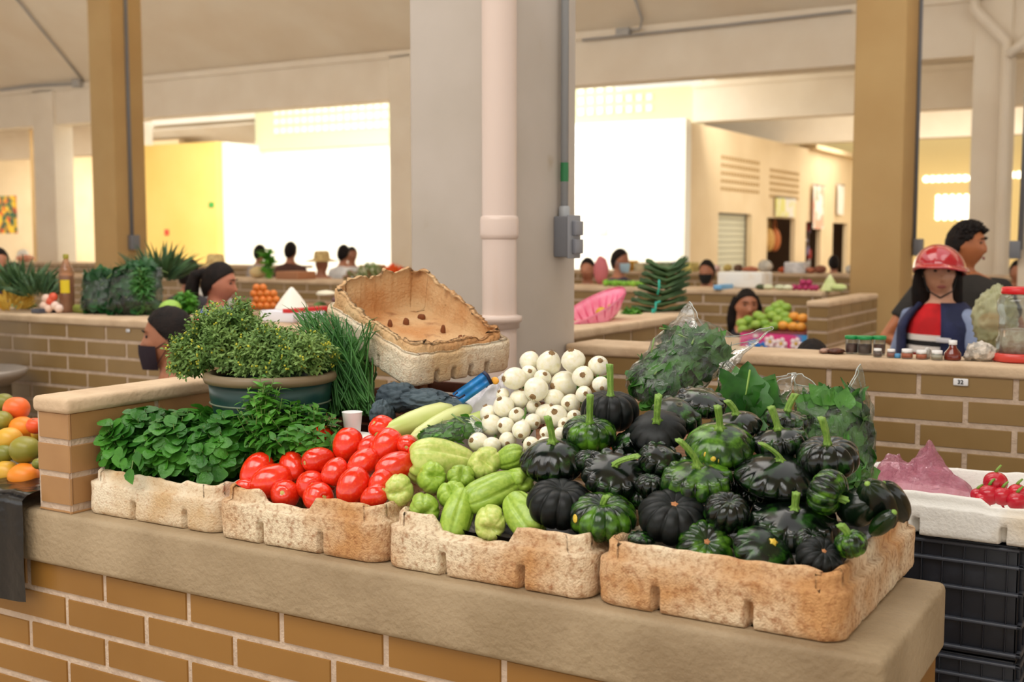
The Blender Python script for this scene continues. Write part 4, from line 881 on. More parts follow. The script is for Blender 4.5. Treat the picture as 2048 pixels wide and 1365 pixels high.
# ---------------------------------------------------------------- clear bags with leaves
m_lip_highlight=mat('film_edge_highlight',(222,226,222),.3,thin=.4)  # pale tube along the bag mouth paints the folded edge's crisp highlight
m_film=film('clear_film',(244,246,244),haze=.03,gloss=.2)
m_film2=film('clear_film_crinkled',(240,244,238),haze=.03,gloss=.2,bscale=45,bstr=.4)
def bag(label,axis0,axis1,r0,r1,flat,tip,seed,m,leafm,nl,L,W,shape=0,fillto=.72,name='clear_leaf_bag',group=None,leafup=(0,0,0),wfn=None,spread=.92):
    a=Vector(axis0); c=Vector(axis1); ax=(c-a); Ln=ax.length; ax=ax.normalized(); sx=(RT-ax*RT.dot(ax)).normalized(); sy=ax.cross(sx)
    t=thing(name,label,'bag',(a.x,a.y,a.z-.02),group); b=MB(); rows=[]; K=44; A=80
    def rad(u): return (r0+(r1-r0)*u)*(wfn(u) if wfn else (min(1,(u/.12))**.5 if u<.12 else 1))
    for j in range(K+1):
        u=j/K; row=[]
        for i in range(A):
            th=2*PI*i/A; cr=nz((math.cos(th)*2.2+seed,math.sin(th)*2.2,u*5),1.5); rid=1-abs(nz((math.cos(th)*3+seed,math.sin(th)*3,u*9),1.1))*2
            fl=flat+(1-flat)*0; k=(1-u)**.3
            R=rad(u)*(1+.13*cr+.05*rid); f2=flat*(1 if u<.7 else 1-.75*(u-.7)/.3)
            row.append(a+ax*(u*Ln+ (tip(th) if u>.85 else 0)*(u-.85)/.15)+sx*(R*math.cos(th))+sy*(R*f2*math.sin(th)))
        rows.append(row)
    b.grid(rows,cu=True,cap0=True); fo=obj('film',b,m,t,world=True); lb=MB(); lb.tube(rows[-1]+rows[-1][:1],.0011,4,cap=False); obj('bag_lip_highlight',lb,m_lip_highlight,fo,world=True)
    b=MB(); st=MB()
    for i in range(nl):
        u=U(.05,fillto); q=math.sqrt(U(.05,1))*spread; th=U(0,2*PI); R=rad(u)*q
        p=a+ax*(u*Ln)+sx*(R*math.cos(th))+sy*(R*flat*math.sin(th)); out_=(sx*math.cos(th)+sy*math.sin(th)); d=(ax*U(.3,1.)+out_*U(-.2,.35)+sphdir()*.5).normalized()
        p-=d*L*.35
        b.leaf(p,d,out_+sphdir()*.4,L*U(.6,1.05),W*U(.7,1.1),.25,U(.0,.5),n=5,wave=.05,shape=shape)
        if i%12==0 and u>.25: st.tube([p-d*.035,p],.002,5)
    obj('leaves',b,leafm,t,world=True); obj('stems',st,m_hstem,t,world=True); return t
bag('large clear bag of dark leaves leaning above the squashes',pd_(1285,800,2.48),pd_(1440,652,2.70),.064,.098,.62,lambda th:.055*math.cos(2*th)+.012*math.cos(3*th),3,m_film,m_spin,620,.062,.030,fillto=.74,spread=.84)
def wide(u): return (min(1,u/.1))**.5 if u<.1 else 1+.25*math.sin(PI*u)
bag('clear bag open at the top behind the right-hand squashes',pd_(1690,985,2.24),pd_(1658,765,2.28),.052,.057,.7,lambda th:.02*math.cos(2*th)+.012*math.cos(3*th+1),11,m_film2,m_spin,330,.06,.045,shape=1,fillto=.86,wfn=lambda u:(min(1,u/.1))**.5*(1+.3*math.sin(PI*u*.9)))
bag('clear bag with a big lobed leaf sticking out, between the two others',pd_(1490,880,2.48),pd_(1515,745,2.58),.070,.078,.6,lambda th:.02*math.cos(2*th),17,m_film,m_spin,190,.07,.05,shape=1,fillto=.7)
t=thing('lobed_leaf','large bright green lobed leaf standing out of the middle bag','leaf',tuple(pd_(1490,840,2.42))); b=MB()
for (p0,p1,w) in (((1492,845),(1500,728),.095),((1490,840),(1455,745),.08),((1500,845),(1552,765),.085),((1480,850),(1425,790),.08),((1505,855),(1562,812),.07)):
    a=pd_(*p0,2.44); c=pd_(*p1,2.43+U(-.02,.02)); b.leaf(a,c-a,-FW+UP*.4+sphdir()*.35,(c-a).length*1.05,w,.42,.25,shape=1,n=18,wave=.05)
obj('blade',b,mat('lobed_leaf_green',(56,124,36),.4,(36,92,28),16,.4,.6,thin=.3),t,world=True); b=MB(); b.tube([pd_(1482,850,2.43),pd_(1490,800,2.43),pd_(1500,740,2.43)],.0022,5); obj('midrib',b,m_stem,t,world=True)
# small bag of chillies / herbs between gourds and onions
t=bag('small clear bag of herbs and red chillies behind the chayotes',pd_(842,880,2.33),pd_(960,846,2.40),.026,.036,.6,lambda th:.0,23,m_film2,m_pars,90,.03,.016,fillto=.9)
for (px,py) in ((848,876),(862,872),(838,884)):
    b=MB(); q=pd_(px,py,2.42); b.tube([q,q+Vector((.012,0,-.004)),q+Vector((.026,0,.0))],[.005,.005,.001],7); o=obj('red_chilli',b,m_tom,t,world=True)
# ================================================================ RIGHT TRAY ON CRATES
m_crk=m_crate; m_rib=mat('crate_rib',(66,70,80),.35)
def crate(label,x0,x1,y0,y1,z0,z1):
    t=thing('plastic_crate',label,'crate',((x0+x1)/2,(y0+y1)/2,z0),'stacked black crates under the right foam tray'); b=MB(); th=.006
    for (a,c,y) in ((x0,x1,y0),(x0,x1,y1-th)): b.rbox(a,c,y,y+th,z0+.005,z1,.002)
    for x in (x0,x1-th): b.rbox(x,x+th,y0,y1,z0+.005,z1,.002)
    b.box(x0,x1,y0,y1,z0,z0+.006); obj('walls',b,m_crk,t,world=True); 
    for k,zz in enumerate((z0+.012,z0+.30*(z1-z0),z0+.58*(z1-z0),z1-.045,z1-.008)):
        b=MB(); e=.012; b.rbox(x0-e,x1+e,y0-e,y0+.002,zz-.004,zz+.004,.0035); b.rbox(x1-.002,x1+e,y0-e,y1+e,zz-.004,zz+.004,.0035); b.rbox(x0-e,x0+.002,y0-e,y1+e,zz-.004,zz+.004,.0035); b.rbox(x0-e,x1+e,y1-.002,y1+e,zz-.004,zz+.004,.0035)
        obj('rib',b,m_rib,t,world=True)
    b=MB()
    for k in range(7):
        x=x0+(x1-x0)*(k+.5)/7; b.rbox(x-.0015,x+.0015,y0-.008,y0,z0+.01,z1-.01,.001)
    for k in range(9):
        y=y0+(y1-y0)*(k+.5)/9; b.rbox(x1,x1+.008,y-.0015,y+.0015,z0+.01,z1-.01,.001)
    obj('upright_ribs',b,m_crk,t,world=True); return t
cx0,cx1,cy0,cy1=-.62,-.315,2.62,3.02
crate('upper black plastic crate directly under the right foam tray',cx0,cx1,cy0,cy1,.612,.858)
crate('lower black plastic crate carrying the upper crate',cx0,cx1,cy0,cy1,.36,.608)
crate('bottom black plastic crate standing on the floor',cx0,cx1,cy0,cy1,.0,.356)
T5=tray_mb(.47,.36,.092,rimf([(0,.68,.95,.015)],.004,4),8,notch=(.16,.36,.8),notchd=(.3,.7)); o=obj('foam_tray',T5,m_foamw,loc=(-.70,2.585,.864)); tag(o,'whiter foam tray with radishes and a pink bag, on black crates','tray'); o.rotation_euler=(0,0,0)
m_pink=film('pink_film',(246,222,230),haze=.26,gloss=.25,hcol=(222,150,172),bscale=26,bstr=1.)
def crumple(label,name,c,rx,ry,h,m,seed,peaks,nn=70,lay=2):
    """thin film gathered in a heap: ridged sheets with pulled-up corners"""
    t=thing(name,label,'bag',(c[0],c[1],c[2])); 
    for l in range(lay):
        b=MB(); rows=[]
        for j in range(nn):
            row=[]
            for i in range(nn):
                u=(i/(nn-1)-.5)*2; v=(j/(nn-1)-.5)*2; r=math.sqrt(u*u+v*v); k=1.0/max(1,r**.5) if r>1 else 1
                x=u*rx*k; y=v*ry*k; q=Vector((u*1.7+seed,v*1.7,l*4+seed))
                rg=(1-abs(nz(q,1.2))*2.2); r2=(1-abs(nz(q+Vector((5,1,2)),2.6))*2.2)
                z=h*max(0,1-min(r,1)**2.2)*(.35+.35*rg+.22*r2)*(1-.3*l)
                for (pu,pv,pr,ph) in peaks: 
                    dd=math.hypot(u-pu,v-pv)/pr; z+=ph*max(0,1-dd)**1.3
                row.append((c[0]+x+nz(q,3)*.012,c[1]+y,c[2]+max(z,0)+.003+l*.004))
            rows.append(row)
        b.grid(rows); obj('film_fold',b,m,t,world=True)
    return t
p=pd_(1835,950,2.72); crumple('crumpled translucent pink bag in the right foam tray','pink_bag',(p.x,p.y,.915),.125,.085,.085,m_pink,4,[(-.55,.1,.5,.035),(.15,.2,.45,.062),(.75,-.1,.4,.02)])
m_rad=mat('radish_red',(190,18,44),.25,(206,30,50),6,.4,.6,coat=.3)
for (px,py,r,lab) in ((1991,966,24,'largest round red radish on top in the right tray'),(1978,990,22,'radish under the largest one'),(2005,993,20,'radish below right of the largest one'),(2034,985,18,'dull brownish red radish at the right'),(2034,1003,20,'radish at the right edge near the rim'),(1955,990,14,'small radish by the pink bag'),(1965,1000,15,'radish lowest at the left of the heap')):
    c=py_(px,py,2.70+(1000-py)*.0012); s=psz(r,depth(c)); b=MB(); b.ell((0,0,0),(s,s,s*.95),24,16,fn=lambda d:1-.05*max(0,d.z)**6); o=obj('radish',b,m_rad,loc=tuple(c)); tag(o,lab,'radish','radishes in the right foam tray')
    b=MB(); b.tube([(0,0,s*.85),(.003,0,s*1.15),(.01,.004,s*1.5)],[.004,.003,.002],6); obj('leaf_stub',b,m_stem,o); b=MB(); b.tube([(0,0,-s*.9),(.004,0,-s*1.2),(.012,0,-s*1.3)],[.003,.002,.0005],5); obj('root_tip',b,m_rad,o)
# ================================================================ LEFT FRUIT HEAP
m_mor=mat('mango_orange',(232,108,34),.38,(240,150,40),5,.4,.65,spec=.4); m_mye=mat('mango_yellow',(214,166,52),.38,(236,140,40),4,.5,.75); m_mgr=mat('mango_green',(122,124,44),.38,(166,150,50),4,.45,.7); m_mre=mat('persimmon_red',(236,84,34),.36,(240,110,44),5,.4,.6)
PM=[]
for (px,py,r,m,lab) in ((48,955,32,m_mor,'orange-yellow mango at the front of the left heap'),(12,947,28,m_mye,'yellow mango at the left edge of the front row'),(50,900,31,m_mgr,'dark green mango in the second row'),(76,928,12,m_mgr,'small greenish mango peeking beside the partition'),(8,908,20,m_mgr,'green mango between the yellow ones at the left edge'),(18,880,28,m_mye,'yellow mango in the third row'),(45,857,27,m_mor,'orange mango under the red one'),(70,852,18,m_mre,'small reddish mango behind, near the partition'),(4,842,22,m_mgr,'green mango at the left edge, high in the heap'),(33,818,27,m_mre,'red-orange mango near the top of the heap'),(8,805,20,m_mgr,'green mango on top of the heap'),(77,868,15,m_mye,'small yellow mango by the partition')):
    c,R=pile(px,py,r,.99,1.0,1.78,PM,fac=.9,tmax=.12); s=psz(r,depth(c)); b=MB(); b.ell((0,0,0),(s*1.03,s*.95,s*.92),28,18,fn=lambda d:1-.05*max(0,d.z)**4+.03*nz(d*1.5+Vector((px,0,0)),1)); o=obj('mango',b,m,loc=tuple(c)); tag(o,lab,'mango','mangoes heaped on the left counter')
    b=MB(); b.lathe([(.005,s*.84),(.004,s*.9),(0,s*.9)],8); so=obj('stem_end',b,m_scar,o); so.rotation_euler=(U(-1,1),U(-1,1),0)
b=MB(); rows=[]
for j in range(30):
    row=[]
    for i in range(30):
        u=i/29; x=-2.95+u*.715; v=j/29
        if v<.35: y=1.95-v/.35*.295; z=.905+.03+.010*nz((x*20,y*20,0))
        else: y=1.655-.006-.012*abs(nz((x*22,v*2,3)))-.01*math.sin(u*40)*.3; z=.935-(v-.35)/.65*(.235+.012*math.sin(u*9))
        row.append((x,y,z))
    rows.append(row)
b.grid(rows,flip=True); o=obj('plastic_sheet',b,m_blackpl); tag(o,'black plastic sheet hanging over the counter edge under the mangoes','sheet')
b=MB(); b.rbox(0,.36,0,.05,0,.15,.006); q=py_(70,838,2.06); o=obj('foam_block',b,m_foamw,loc=(-2.62,2.08,.9)); tag(o,'white foam block behind the left mangoes','foam block')
# ================================================================ PEOPLE
def head_mb(mb,M,jaw=1.,asleep=0):
    """head in metres: centre of skull at origin, facing -y, chin at z about -0.12, crown +0.115"""
    rows=[]; K=44; A=56
    def G(x,z,cx,cz,sx,sz): return math.exp(-((x-cx)/sx)**2-((z-cz)/sz)**2)
    for j in range(K+1):
        ph=-PI/2+PI*j/K; ph=max(-1.55,min(1.55,ph)); row=[]
        for i in range(A):
            th=2*PI*i/A; dx=math.cos(ph)*math.sin(th); dy=-math.cos(ph)*math.cos(th); dz=math.sin(ph)
            x=dx*.074; y=dy*.095; z=dz*.118
            if z<0: k=-z/.118; x*=1-.26*k*k*jaw; y=y*(1-.12*k) if y<0 else y*(1-.45*k)
            if y<0:   # face side
                f=min(1,-dy*1.6)
                y*=.96
                y-=f*(.020*G(x,z,0,-.022,.011,.022)+.012*G(x,z,0,-.034,.016,.010))      # nose
                y+=f*.012*(G(x,z,.031,.012,.017,.012)+G(x,z,-.031,.012,.017,.012))      # sockets
                y-=f*.005*(G(x,z,.03,.034,.024,.008)+G(x,z,-.03,.034,.024,.008))        # brow
                y-=f*.007*(G(x,z,0,-.062,.022,.006)+G(x,z,0,-.074,.018,.006))          # lips
                y+=f*.004*G(x,z,0,-.068,.024,.003)
                y-=f*.008*G(x,z,0,-.103,.022,.014)                                       # chin
                y-=f*.004*(G(x,z,.045,-.022,.02,.02)+G(x,z,-.045,-.022,.02,.02))        # cheeks
            row.append((x,y,z))
        rows.append(row)
    mb.grid(rows,cu=True,cap0=True,cap1=True,M=M)
    for s in (-1,1):   # ears
        mb.ell((s*.075,.012,-.004),(.008,.017,.030),10,8,M=M,fn=lambda d:1+.15*d.z)
def limb(mb,pts,rad,n=14): mb.tube(pts,rad,n)
def hand_mb(mb,p,d,pn,side,s=1.,curl=.35):
    """palm from wrist p along d, pn = palm normal; five separate fingers, thumb off the side"""
    d=Vector(d).normalized(); pn=Vector(pn); pn=(pn-d*pn.dot(d)).normalized(); sd=d.cross(pn)*side; p=Vector(p)
    mb.tube([p,p+d*.03*s,p+d*.06*s,p+d*.088*s],[(.024*s,.016*s),(.034*s,.014*s),(.040*s,.013*s),(.036*s,.010*s)],12,up=pn)
    for k,(o,l) in enumerate(((-.029,.066),(-.0095,.075),(.0105,.070),(.029,.054))):
        a=p+d*.082*s+sd*o*s; q=[a]; dd=d.copy()
        for m in range(3): dd=(dd+pn*curl*(.5+.3*m)).normalized(); q.append(q[-1]+dd*l*s*(.42,.32,.26)[m])
        mb.tube(q,[.0088*s,.0085*s,.0078*s,.006*s],8)
    a=p+d*.022*s-sd*.030*s; e=(d*.6-sd*.8+pn*.2).normalized(); mb.tube([a,a+e*.034*s,a+(e+d*.5).normalized()*.062*s],[.012*s,.0098*s,.0075*s],8)
def remesh(o,vox,sm=4):
    m=o.modifiers.new('r','REMESH'); m.mode='VOXEL'; m.voxel_size=vox; m.use_smooth_shade=True
    if sm: k=o.modifiers.new('s','SMOOTH'); k.factor=.5; k.iterations=sm
def person(label,foot,yaw,height=1.62,pose='stand',turn=0,nod=0,skin=None,shirt=(90,90,90),hair='short',trous=(50,54,70),vox=.011,arms=None,sleeve='short',group=None,lean=0,extra=None,haircol=None,mask=None,neckz=0,shirtm=None,width=1.,sleevem=None):
    skin=skin or m_skin; S=height/1.70
    t=thing('person',label,'person',tuple(foot),group); t.rotation_euler=(0,0,yaw)
    hip=.90*S if pose=='stand' else .50*S; T=lambda x,y,z:Vector((x*S,y*S,hip+z*S))
    body=MB(); cl=MB(); tr=MB(); sl=MB(); w=width
    neck=T(0,.0+lean*.5,.56); hc=T(0,-.02+lean*.62,.56+.128+neckz)
    Mh=Matrix.Translation(hc)@Euler((nod,0,turn)).to_matrix().to_4x4()@Matrix.Scale(S*1.0,4)
    head_mb(body,Mh)
    limb(body,[T(0,lean*.35,.42),neck,T(0,-.004+lean*.6,.63)],[.065*S,.056*S,.052*S])
    # torso
    tor=[(0,.17,.115,0),(.12,.155,.105,.1),(.25,.16,.110,.2),(.38,.185,.115,.35),(.455,.19,.105,.42),(.495,.155,.09,.46),(.525,.105,.075,.48),(.548,.062,.06,.5)]
    rows=[]; rows2=[]
    for (z,a,bb,l) in tor:
        rows.append([T(a*w*.94*math.cos(q),bb*.92*math.sin(q)+lean*l,z) for q in [2*PI*i/28 for i in range(28)]])
        rows2.append([T(a*w*1.04*math.cos(q),bb*1.08*math.sin(q)+lean*l,z-.01) for q in [2*PI*i/28 for i in range(28)]])
    body.grid(rows,cu=True,cap0=True,cap1=True); cl.grid(rows2,cu=True,cap0=True,cap1=True)
    A=arms or {-1:[(-.235,.01,.20),(-.22,-.10,-.03)],1:[(.235,.01,.20),(.22,-.10,-.03)]}
    for s in (-1,1):
        sh=T(s*.165*w,lean*.42,.455); el=T(*A[s][0]); wr=T(*A[s][1])
        limb(body,[sh,(sh+el)/2,el,(el+wr)/2,wr],[.052*S,.046*S,.040*S,.036*S,.026*S])
        hand_mb(body,wr,(wr-el),Vector((-s*.6,-.3,.5)),s,S)
        if sleeve=='short': limb(cl,[T(s*.12*w,lean*.42,.46),sh,(sh+el)/2+(el-sh)*.12],[.06*S,.070*S,.060*S])
        else: limb(sl if sleevem else cl,[T(s*.12*w,lean*.42,.46),sh,(sh+el)/2,el,(el+wr)/2,wr],[.06*S,.070*S,.060*S,.052*S,.046*S,.036*S])
    for s in (-1,1):
        if pose=='stand': P=[T(s*.085,0,.04),T(s*.09,0,-.02),T(s*.10,-.01,-.42),T(s*.10,.02,-.80)]; 
        else: P=[T(s*.085,0,.03),T(s*.11,-.15,.0),T(s*.13,-.42,0),T(s*.13,-.40,-.42)]
        limb(body,P,[.085*S,.085*S,.055*S,.036*S]); limb(tr,[p for p in P],[.10*S,.098*S,.07*S,.058*S])
        fz=P[-1]; body.ell(fz+Vector((0,-.06*S,-.05*S)),(.042*S,.12*S,.035*S))
    bo=obj('body',body,skin,t); remesh(bo,vox)
    co=obj('shirt',cl,shirtm or mat('cloth_%d_%d_%d'%shirt,shirt,.85,tuple(int(v*.86) for v in shirt),9,.4,.6,bump=.25,bscale=30),t); remesh(co,vox,5)
    if sleevem: so=obj('sleeves',sl,sleevem,t); remesh(so,vox,5)
    to=obj('trousers',tr,mat('cloth_%d_%d_%d'%trous,trous,.85),t); remesh(to,vox*1.3,3)
    # face details
    if vox<.014:
        b=MB()
        for s in (-1,1): b=MB(); b.ell((s*.030,-.075,.012),(.0115,.006,.0062),12,8,M=Mh); obj('eye',b,mat('eye_dark',(36,24,20),.3),t)
        b=MB()
        for s in (-1,1): b.tube([(s*.014,-.090,.030),(s*.030,-.091,.036),(s*.047,-.080,.031)],.0032,6,M=Mh)
        obj('eyebrows',b,m_hair,t); b=MB(); b.ell((0,-.0850,-.068),(.023,.006,.0085),14,8,M=Mh); obj('lips',b,mat('lips',(150,80,72),.45),t)
    hm=haircol or m_hair
    if hair:
        b=MB(); rows=[]
        for j in range(22):
            ph=-.80+ (PI/2+.75)*j/21; ph=min(ph,1.54); row=[]
            for i in range(40):
                th=2*PI*i/40; dx=math.cos(ph)*math.sin(th); dy=-math.cos(ph)*math.cos(th); dz=math.sin(ph)
                front_=max(0,-dy)
                z=dz*.128; lim=.074 if hair!='bangs' else .045; cc=math.cos(th)
                zz=max(z,(.002+lim*cc**.7 if cc>0 else .002-.09*(-cc)**.6))
                k=1.0 if zz==z else .965
                n=1+.04*nz((dx*4,dy*4,dz*4),2.)
                r=math.sqrt(max(0,1-(zz/.128)**2)) if zz!=z else math.cos(ph)
                row.append((.083*r*math.sin(th)*n*k,(-.100 if dy<0 else -.108)*r*math.cos(th)*n*k+.004,zz*n))
            rows.append(row)
        b.grid(rows,cu=True,cap0=True,cap1=True,M=Mh)
        if hair in('long','bangs'):
            for s in (-1,0,1):
                b.tube([(s*.05,.03,.06),(s*.072,.035,-.02),(s*.078,.04+(.02 if s else .03),-.10),(s*.095,.02,-.19)],[(.016,.04),(.016,.05),(.020,.05),(.010,.03)],12,M=Mh)
        if hair=='pony':
            b.ell((0,.105,.045),(.032,.03,.032),14,10,M=Mh); b.tube([(0,.10,.05),(0,.15,.03),(0,.165,-.05),(0,.155,-.16),(0,.14,-.24)],[.028,.036,.042,.036,.012],12,M=Mh)
        if hair=='bun': b.ell((0,.115,.02),(.045,.04,.045),16,12,M=Mh)
        if hair=='spiky':
            for i in range(170):
                d=sphdir(); d.z=abs(d.z)*.9+.25; d.normalize(); 
                if d.y<-.7 and d.z<.5: continue
                p=Vector((d.x*.080,d.y*.098,d.z*.12)); b.tube([p*.97,p+d*.010+Vector((.004,-.006,0)),p+d*.015+Vector((.011,-.014,0))],[.013,.010,.002],5,M=Mh)
        t_hair=obj('hair',b,hm,t)
    if mask:
        b=MB(); rows=[]
        for j in range(9):
            z=-.022-.095*j/8; row=[]
            for i in range(17):
                a=(i/16-.5)*2; x=a*.072*(1-.50*(j/8)**2.2); y=-.093*math.sqrt(max(.0,1-(a*.93)**2))*(1-.12*j/8)-.022*math.exp(-(a/.35)**2)*(1-.5*abs(j/8-.35)); row.append((x,y-.003,z))
            rows.append(row)
        b.grid(rows,M=Mh); 
        for s in (-1,1): b.tube([(s*.068,-.035,-.03),(s*.08,.01,.0)],.0018,5,M=Mh); b.tube([(s*.055,-.04,-.10),(s*.08,.012,-.02)],.0018,5,M=Mh)
        obj('face_mask',b,mat('mask_%d_%d_%d'%mask,mask,.85),t)
    t['_h']=0; del t['_h']
    return t,Mh,T,S
def footof(px,py,d,top,pose='stand'):
    """floor point under a head whose crown is seen at px,py at depth d; returns floor point and standing height for that crown"""
    p=pd_(px,py,d); return Vector((p.x,p.y,0)),p.z
VY=math.atan2(FW.x,FW.y)   # yaw facing away helper
def yawto(dx,dy):   # facing direction in world (model faces -y)
    return math.atan2(dx,-dy)
def faceyaw(a):     # a: 0 faces camera, + turns towards the picture's right
    f=-Vector((FW.x,FW.y,0)).normalized(); r=Vector((RT.x,RT.y,0)); d=f*math.cos(a)+r*math.sin(a); return yawto(d.x,d.y)
def seat(f,yaw,hz,label,S):
    pass
# --- masked woman seated behind the partition (profile, facing left)
f,z=footof(346,617,4.3,0); S0=z/ (0.50+.56+.145+.118)  # seated crown height in units
hgt=1.70*z/1.306
P1,Mh,T,S=person('seated woman in profile facing left, black face mask and hair tied with a red band',f,faceyaw(-1.45),hgt,'sit',skin=m_skin,shirt=(34,30,58),hair='bun',mask=(36,22,34),vox=.008,nod=.0,sleeve='long',arms={-1:[(-.22,-.05,.2),(-.15,-.28,.05)],1:[(.22,-.05,.2),(.15,-.28,.05)]})
b=MB(); b.tube([Mh@Vector(p) for p in [(-.02,.085,.045),(0,.105,.055),(.02,.085,.045)]],.016,8); b.ell(Mh@Vector((0,.10,.06)),(.025,.02,.02)); obj('hair_band',b,mat('red_band',(200,30,50),.6),P1)
b=MB(); b.rbox(-.17,.17,-.15,.15,.38,.42,.01); 
def stool(p,h,label):
    t=thing('stool',label,'stool',(p[0],p[1],0)); b=MB(); b.rbox(-.16,.16,-.16,.16,h-.03,h,.008); obj('seat',b,m_wood,t)
    for sx in(-1,1):
        for sy in(-1,1): b=MB(); b.tube([(sx*.13,sy*.13,h-.03),(sx*.15,sy*.15,0)],.014,8); obj('leg',b,m_wood,t)
    return t
stool(f,.50*S-.10*S,'wooden stool under the woman with the black mask')
# --- woman in profile facing right
f,z=footof(432,514,5.6,0)
P2,Mh,T,S=person('woman in profile facing right with a long black ponytail and a lilac-blue blouse',f,faceyaw(1.45),z*1.70/(.90+.56+.128+.125),'stand',skin=mat('warm_skin',(190,122,96),.5,sss=.06),shirt=(126,142,192),hair='pony',vox=.008,nod=.12,neckz=-.03)
b=MB(); b.ell(Mh@Vector((.078,.012,-.036)),(.004,.004,.008)); obj('earring',b,mat('gold',(220,190,110),.3,metal=.8),P2)
# --- man in charcoal T-shirt
f,z=footof(1925,441,5.75,0)
P3,Mh,T,S=person('man with short black hair in a charcoal T-shirt, looking right',f,faceyaw(.25),z*1.70/(.90+.56+.128+.13),'stand',skin=mat('tan_skin',(178,108,66),.45,sss=.06),shirt=(44,40,36),hair='spiky',vox=.009,turn=.75,width=1.35,arms={1:[(.44,.08,.22),(.24,-.10,.08)],-1:[(-.42,.04,.20),(-.20,-.16,.10)]},lean=-.04)
b=MB(); b.rbox(.075*S,.125*S,-.012,.0,-.008,.008,.003); l=obj('chest_logo',b,mat('grey_print',(150,150,146),.7),P3); l.location=T(-.02,-.15,.33)
b=MB(); b.ell((0,0,0),(.03,.012,.022)); l=obj('orange_badge',b,mat('orange_print',(226,120,40),.7),P3); l.location=T(.10,-.15,.10)
# --- woman in red helmet
f,z=footof(1886,487,5.1,0)
P4,Mh,T,S=person('woman in a glossy red helmet, navy vest and red jersey',f,faceyaw(-1.0),z*1.70/(.90+.56+.128+.150),'stand',skin=m_skin2,shirt=(224,26,34),hair='bangs',vox=.008,sleeve='long',turn=.8,arms={1:[(.31,-.06,.20),(.24,-.27,.12)],-1:[(-.26,-.02,.2),(-.2,-.2,.06)]},sleevem=mat('sleeve_greyblue',(140,154,186),.85,(122,136,168),9,.4,.6,bump=.25,bscale=30))
b=MB(); rows=[]
for j in range(16):
    ph=-.05+(PI/2-.0)*j/15; ph=min(ph,1.54); row=[]
    for i in range(48):
        th=2*PI*i/48; dy=-math.cos(th); r=math.cos(ph); drop=(-.030*(1 if dy>0 else 0)*abs(dy)+.028*max(0,-dy))*(1-j/15)**2
        row.append((.130*r*math.sin(th),.150*r*dy+.008,.140*math.sin(ph)+.006+drop+.03*r*math.sin(th)*-.35))
    rows.append(row)
b.grid(rows,cu=True,cap1=True,M=Mh); hp=obj('helmet',b,mat('helmet_red',(178,8,34),.16,coat=1.,spec=.6),P4); sd=hp.modifiers.new('s','SOLIDIFY'); sd.thickness=.012
b=MB(); rows=[]
for j in range(5):
    row=[]
    for i in range(21):
        a=(i/20-.5)*2.4; r=1+.10*j/4*math.cos(a*.8); row.append((.132*r*math.sin(a),-.152*r*math.cos(a)+.008-.03*j/4*math.cos(a),.045-.02*j/4-.012*math.sin(abs(a))-.012*math.sin(a)))
    rows.append(row)
b.grid(rows,M=Mh); v=obj('helmet_peak',b,mat('helmet_red',(1,1,1)),P4); sd=v.modifiers.new('s','SOLIDIFY'); sd.thickness=.006
b=MB()
for s in (-1,1): b.tube([(s*.085,-.01,.01),(s*.06,-.045,-.09),(0,-.05,-.125)],.004,6,M=Mh)
obj('chin_strap',b,mat('strap_black',(20,20,22),.7),P4)
# jersey stripes and vest
b=MB()
for (z0,z1,mi) in ((.285,.32,0),(.32,.347,1),(.347,.377,0)):
    b.grid([[T(.183*math.sin(a),-.132*math.cos(a)-.002,z) for a in [-1.5+3.0*i/24 for i in range(25)]] for z in (z0,z1)],mi=mi)
obj('jersey_stripes',b,[mat('jersey_white',(236,230,224),.7),mat('strap_black',(1,1,1))],P4)
b=MB(); rows=[]
for j in range(18):
    z=-.02+.56*j/17; row=[]; q=max(0,(z-.40)/.14); q=min(q,1)**1.5
    for i in range(33):
        a=.50+.35*(1-min(1,max(0,z/.45)))*0+(2*PI-1.0)*i/32; row.append(T((.238-.11*q)*math.sin(a),-(.168-.07*q)*math.cos(a),z))
    rows.append(row)
b.grid(rows); v=obj('navy_vest',b,mat('navy_cloth',(30,38,80),.8,(22,30,64),10,.4,.6,bump=.3,bscale=40),P4); sd=v.modifiers.new('s','SOLIDIFY'); sd.thickness=.016
b=MB(); b.rbox(-.035,.035,-.006,.006,-.01,.01,.003); v=obj('vest_logo',b,mat('white_print',(214,214,220),.6),P4); v.location=T(.145,-.165,.36)
# --- facing woman, seated
f,z=footof(1488,579,7.45,0)
person('seated woman facing us behind the green mangoes, dark hair',f,faceyaw(1.3),1.70*z/1.306,'sit',skin=m_skin,shirt=(24,22,32),hair='long',vox=.010,turn=-1.25)
# --- others further away
m_hat=mat('straw_hat',(206,180,120),.8,(180,150,96),30,.4,.6)
def far(label,px,py,d,yaw,shirt,hair='short',pose='stand',hat=None,mask=None,haircol=None,width=1.,skin=None,sleeve='short'):
    f,z=footof(px,py,d,0); k=(1.715 if not hat else 1.76); P,Mh,T,S=person(label,f,faceyaw(yaw),1.70*z/k,'stand',shirt=shirt,hair=hair,vox=.018,mask=mask,haircol=haircol,width=width,skin=skin,sleeve=sleeve)
    if hat:
        b=MB(); b.lathe([(0,.155),(.06,.155),(.085,.14),(.095,.07),(.10,.05),(.19,.03),(.20,.035),(.19,.038),(.10,.06)],30,M=Mh); obj('hat',b,hat,P)
    return P
far('person in profile wearing a pale blue face mask, by the bright wall',1238,497,9.9,.9,(92,82,104),mask=(176,206,218))
far('person in a red top bending at the stall right behind the main column',1176,515,9.6,-.3,(222,20,36),hair='short')
far('person with dark tied hair and a black patterned mask, behind the tied leaf bundles',1415,519,9.3,-.5,(196,150,130),hair='bun',mask=(24,24,22))
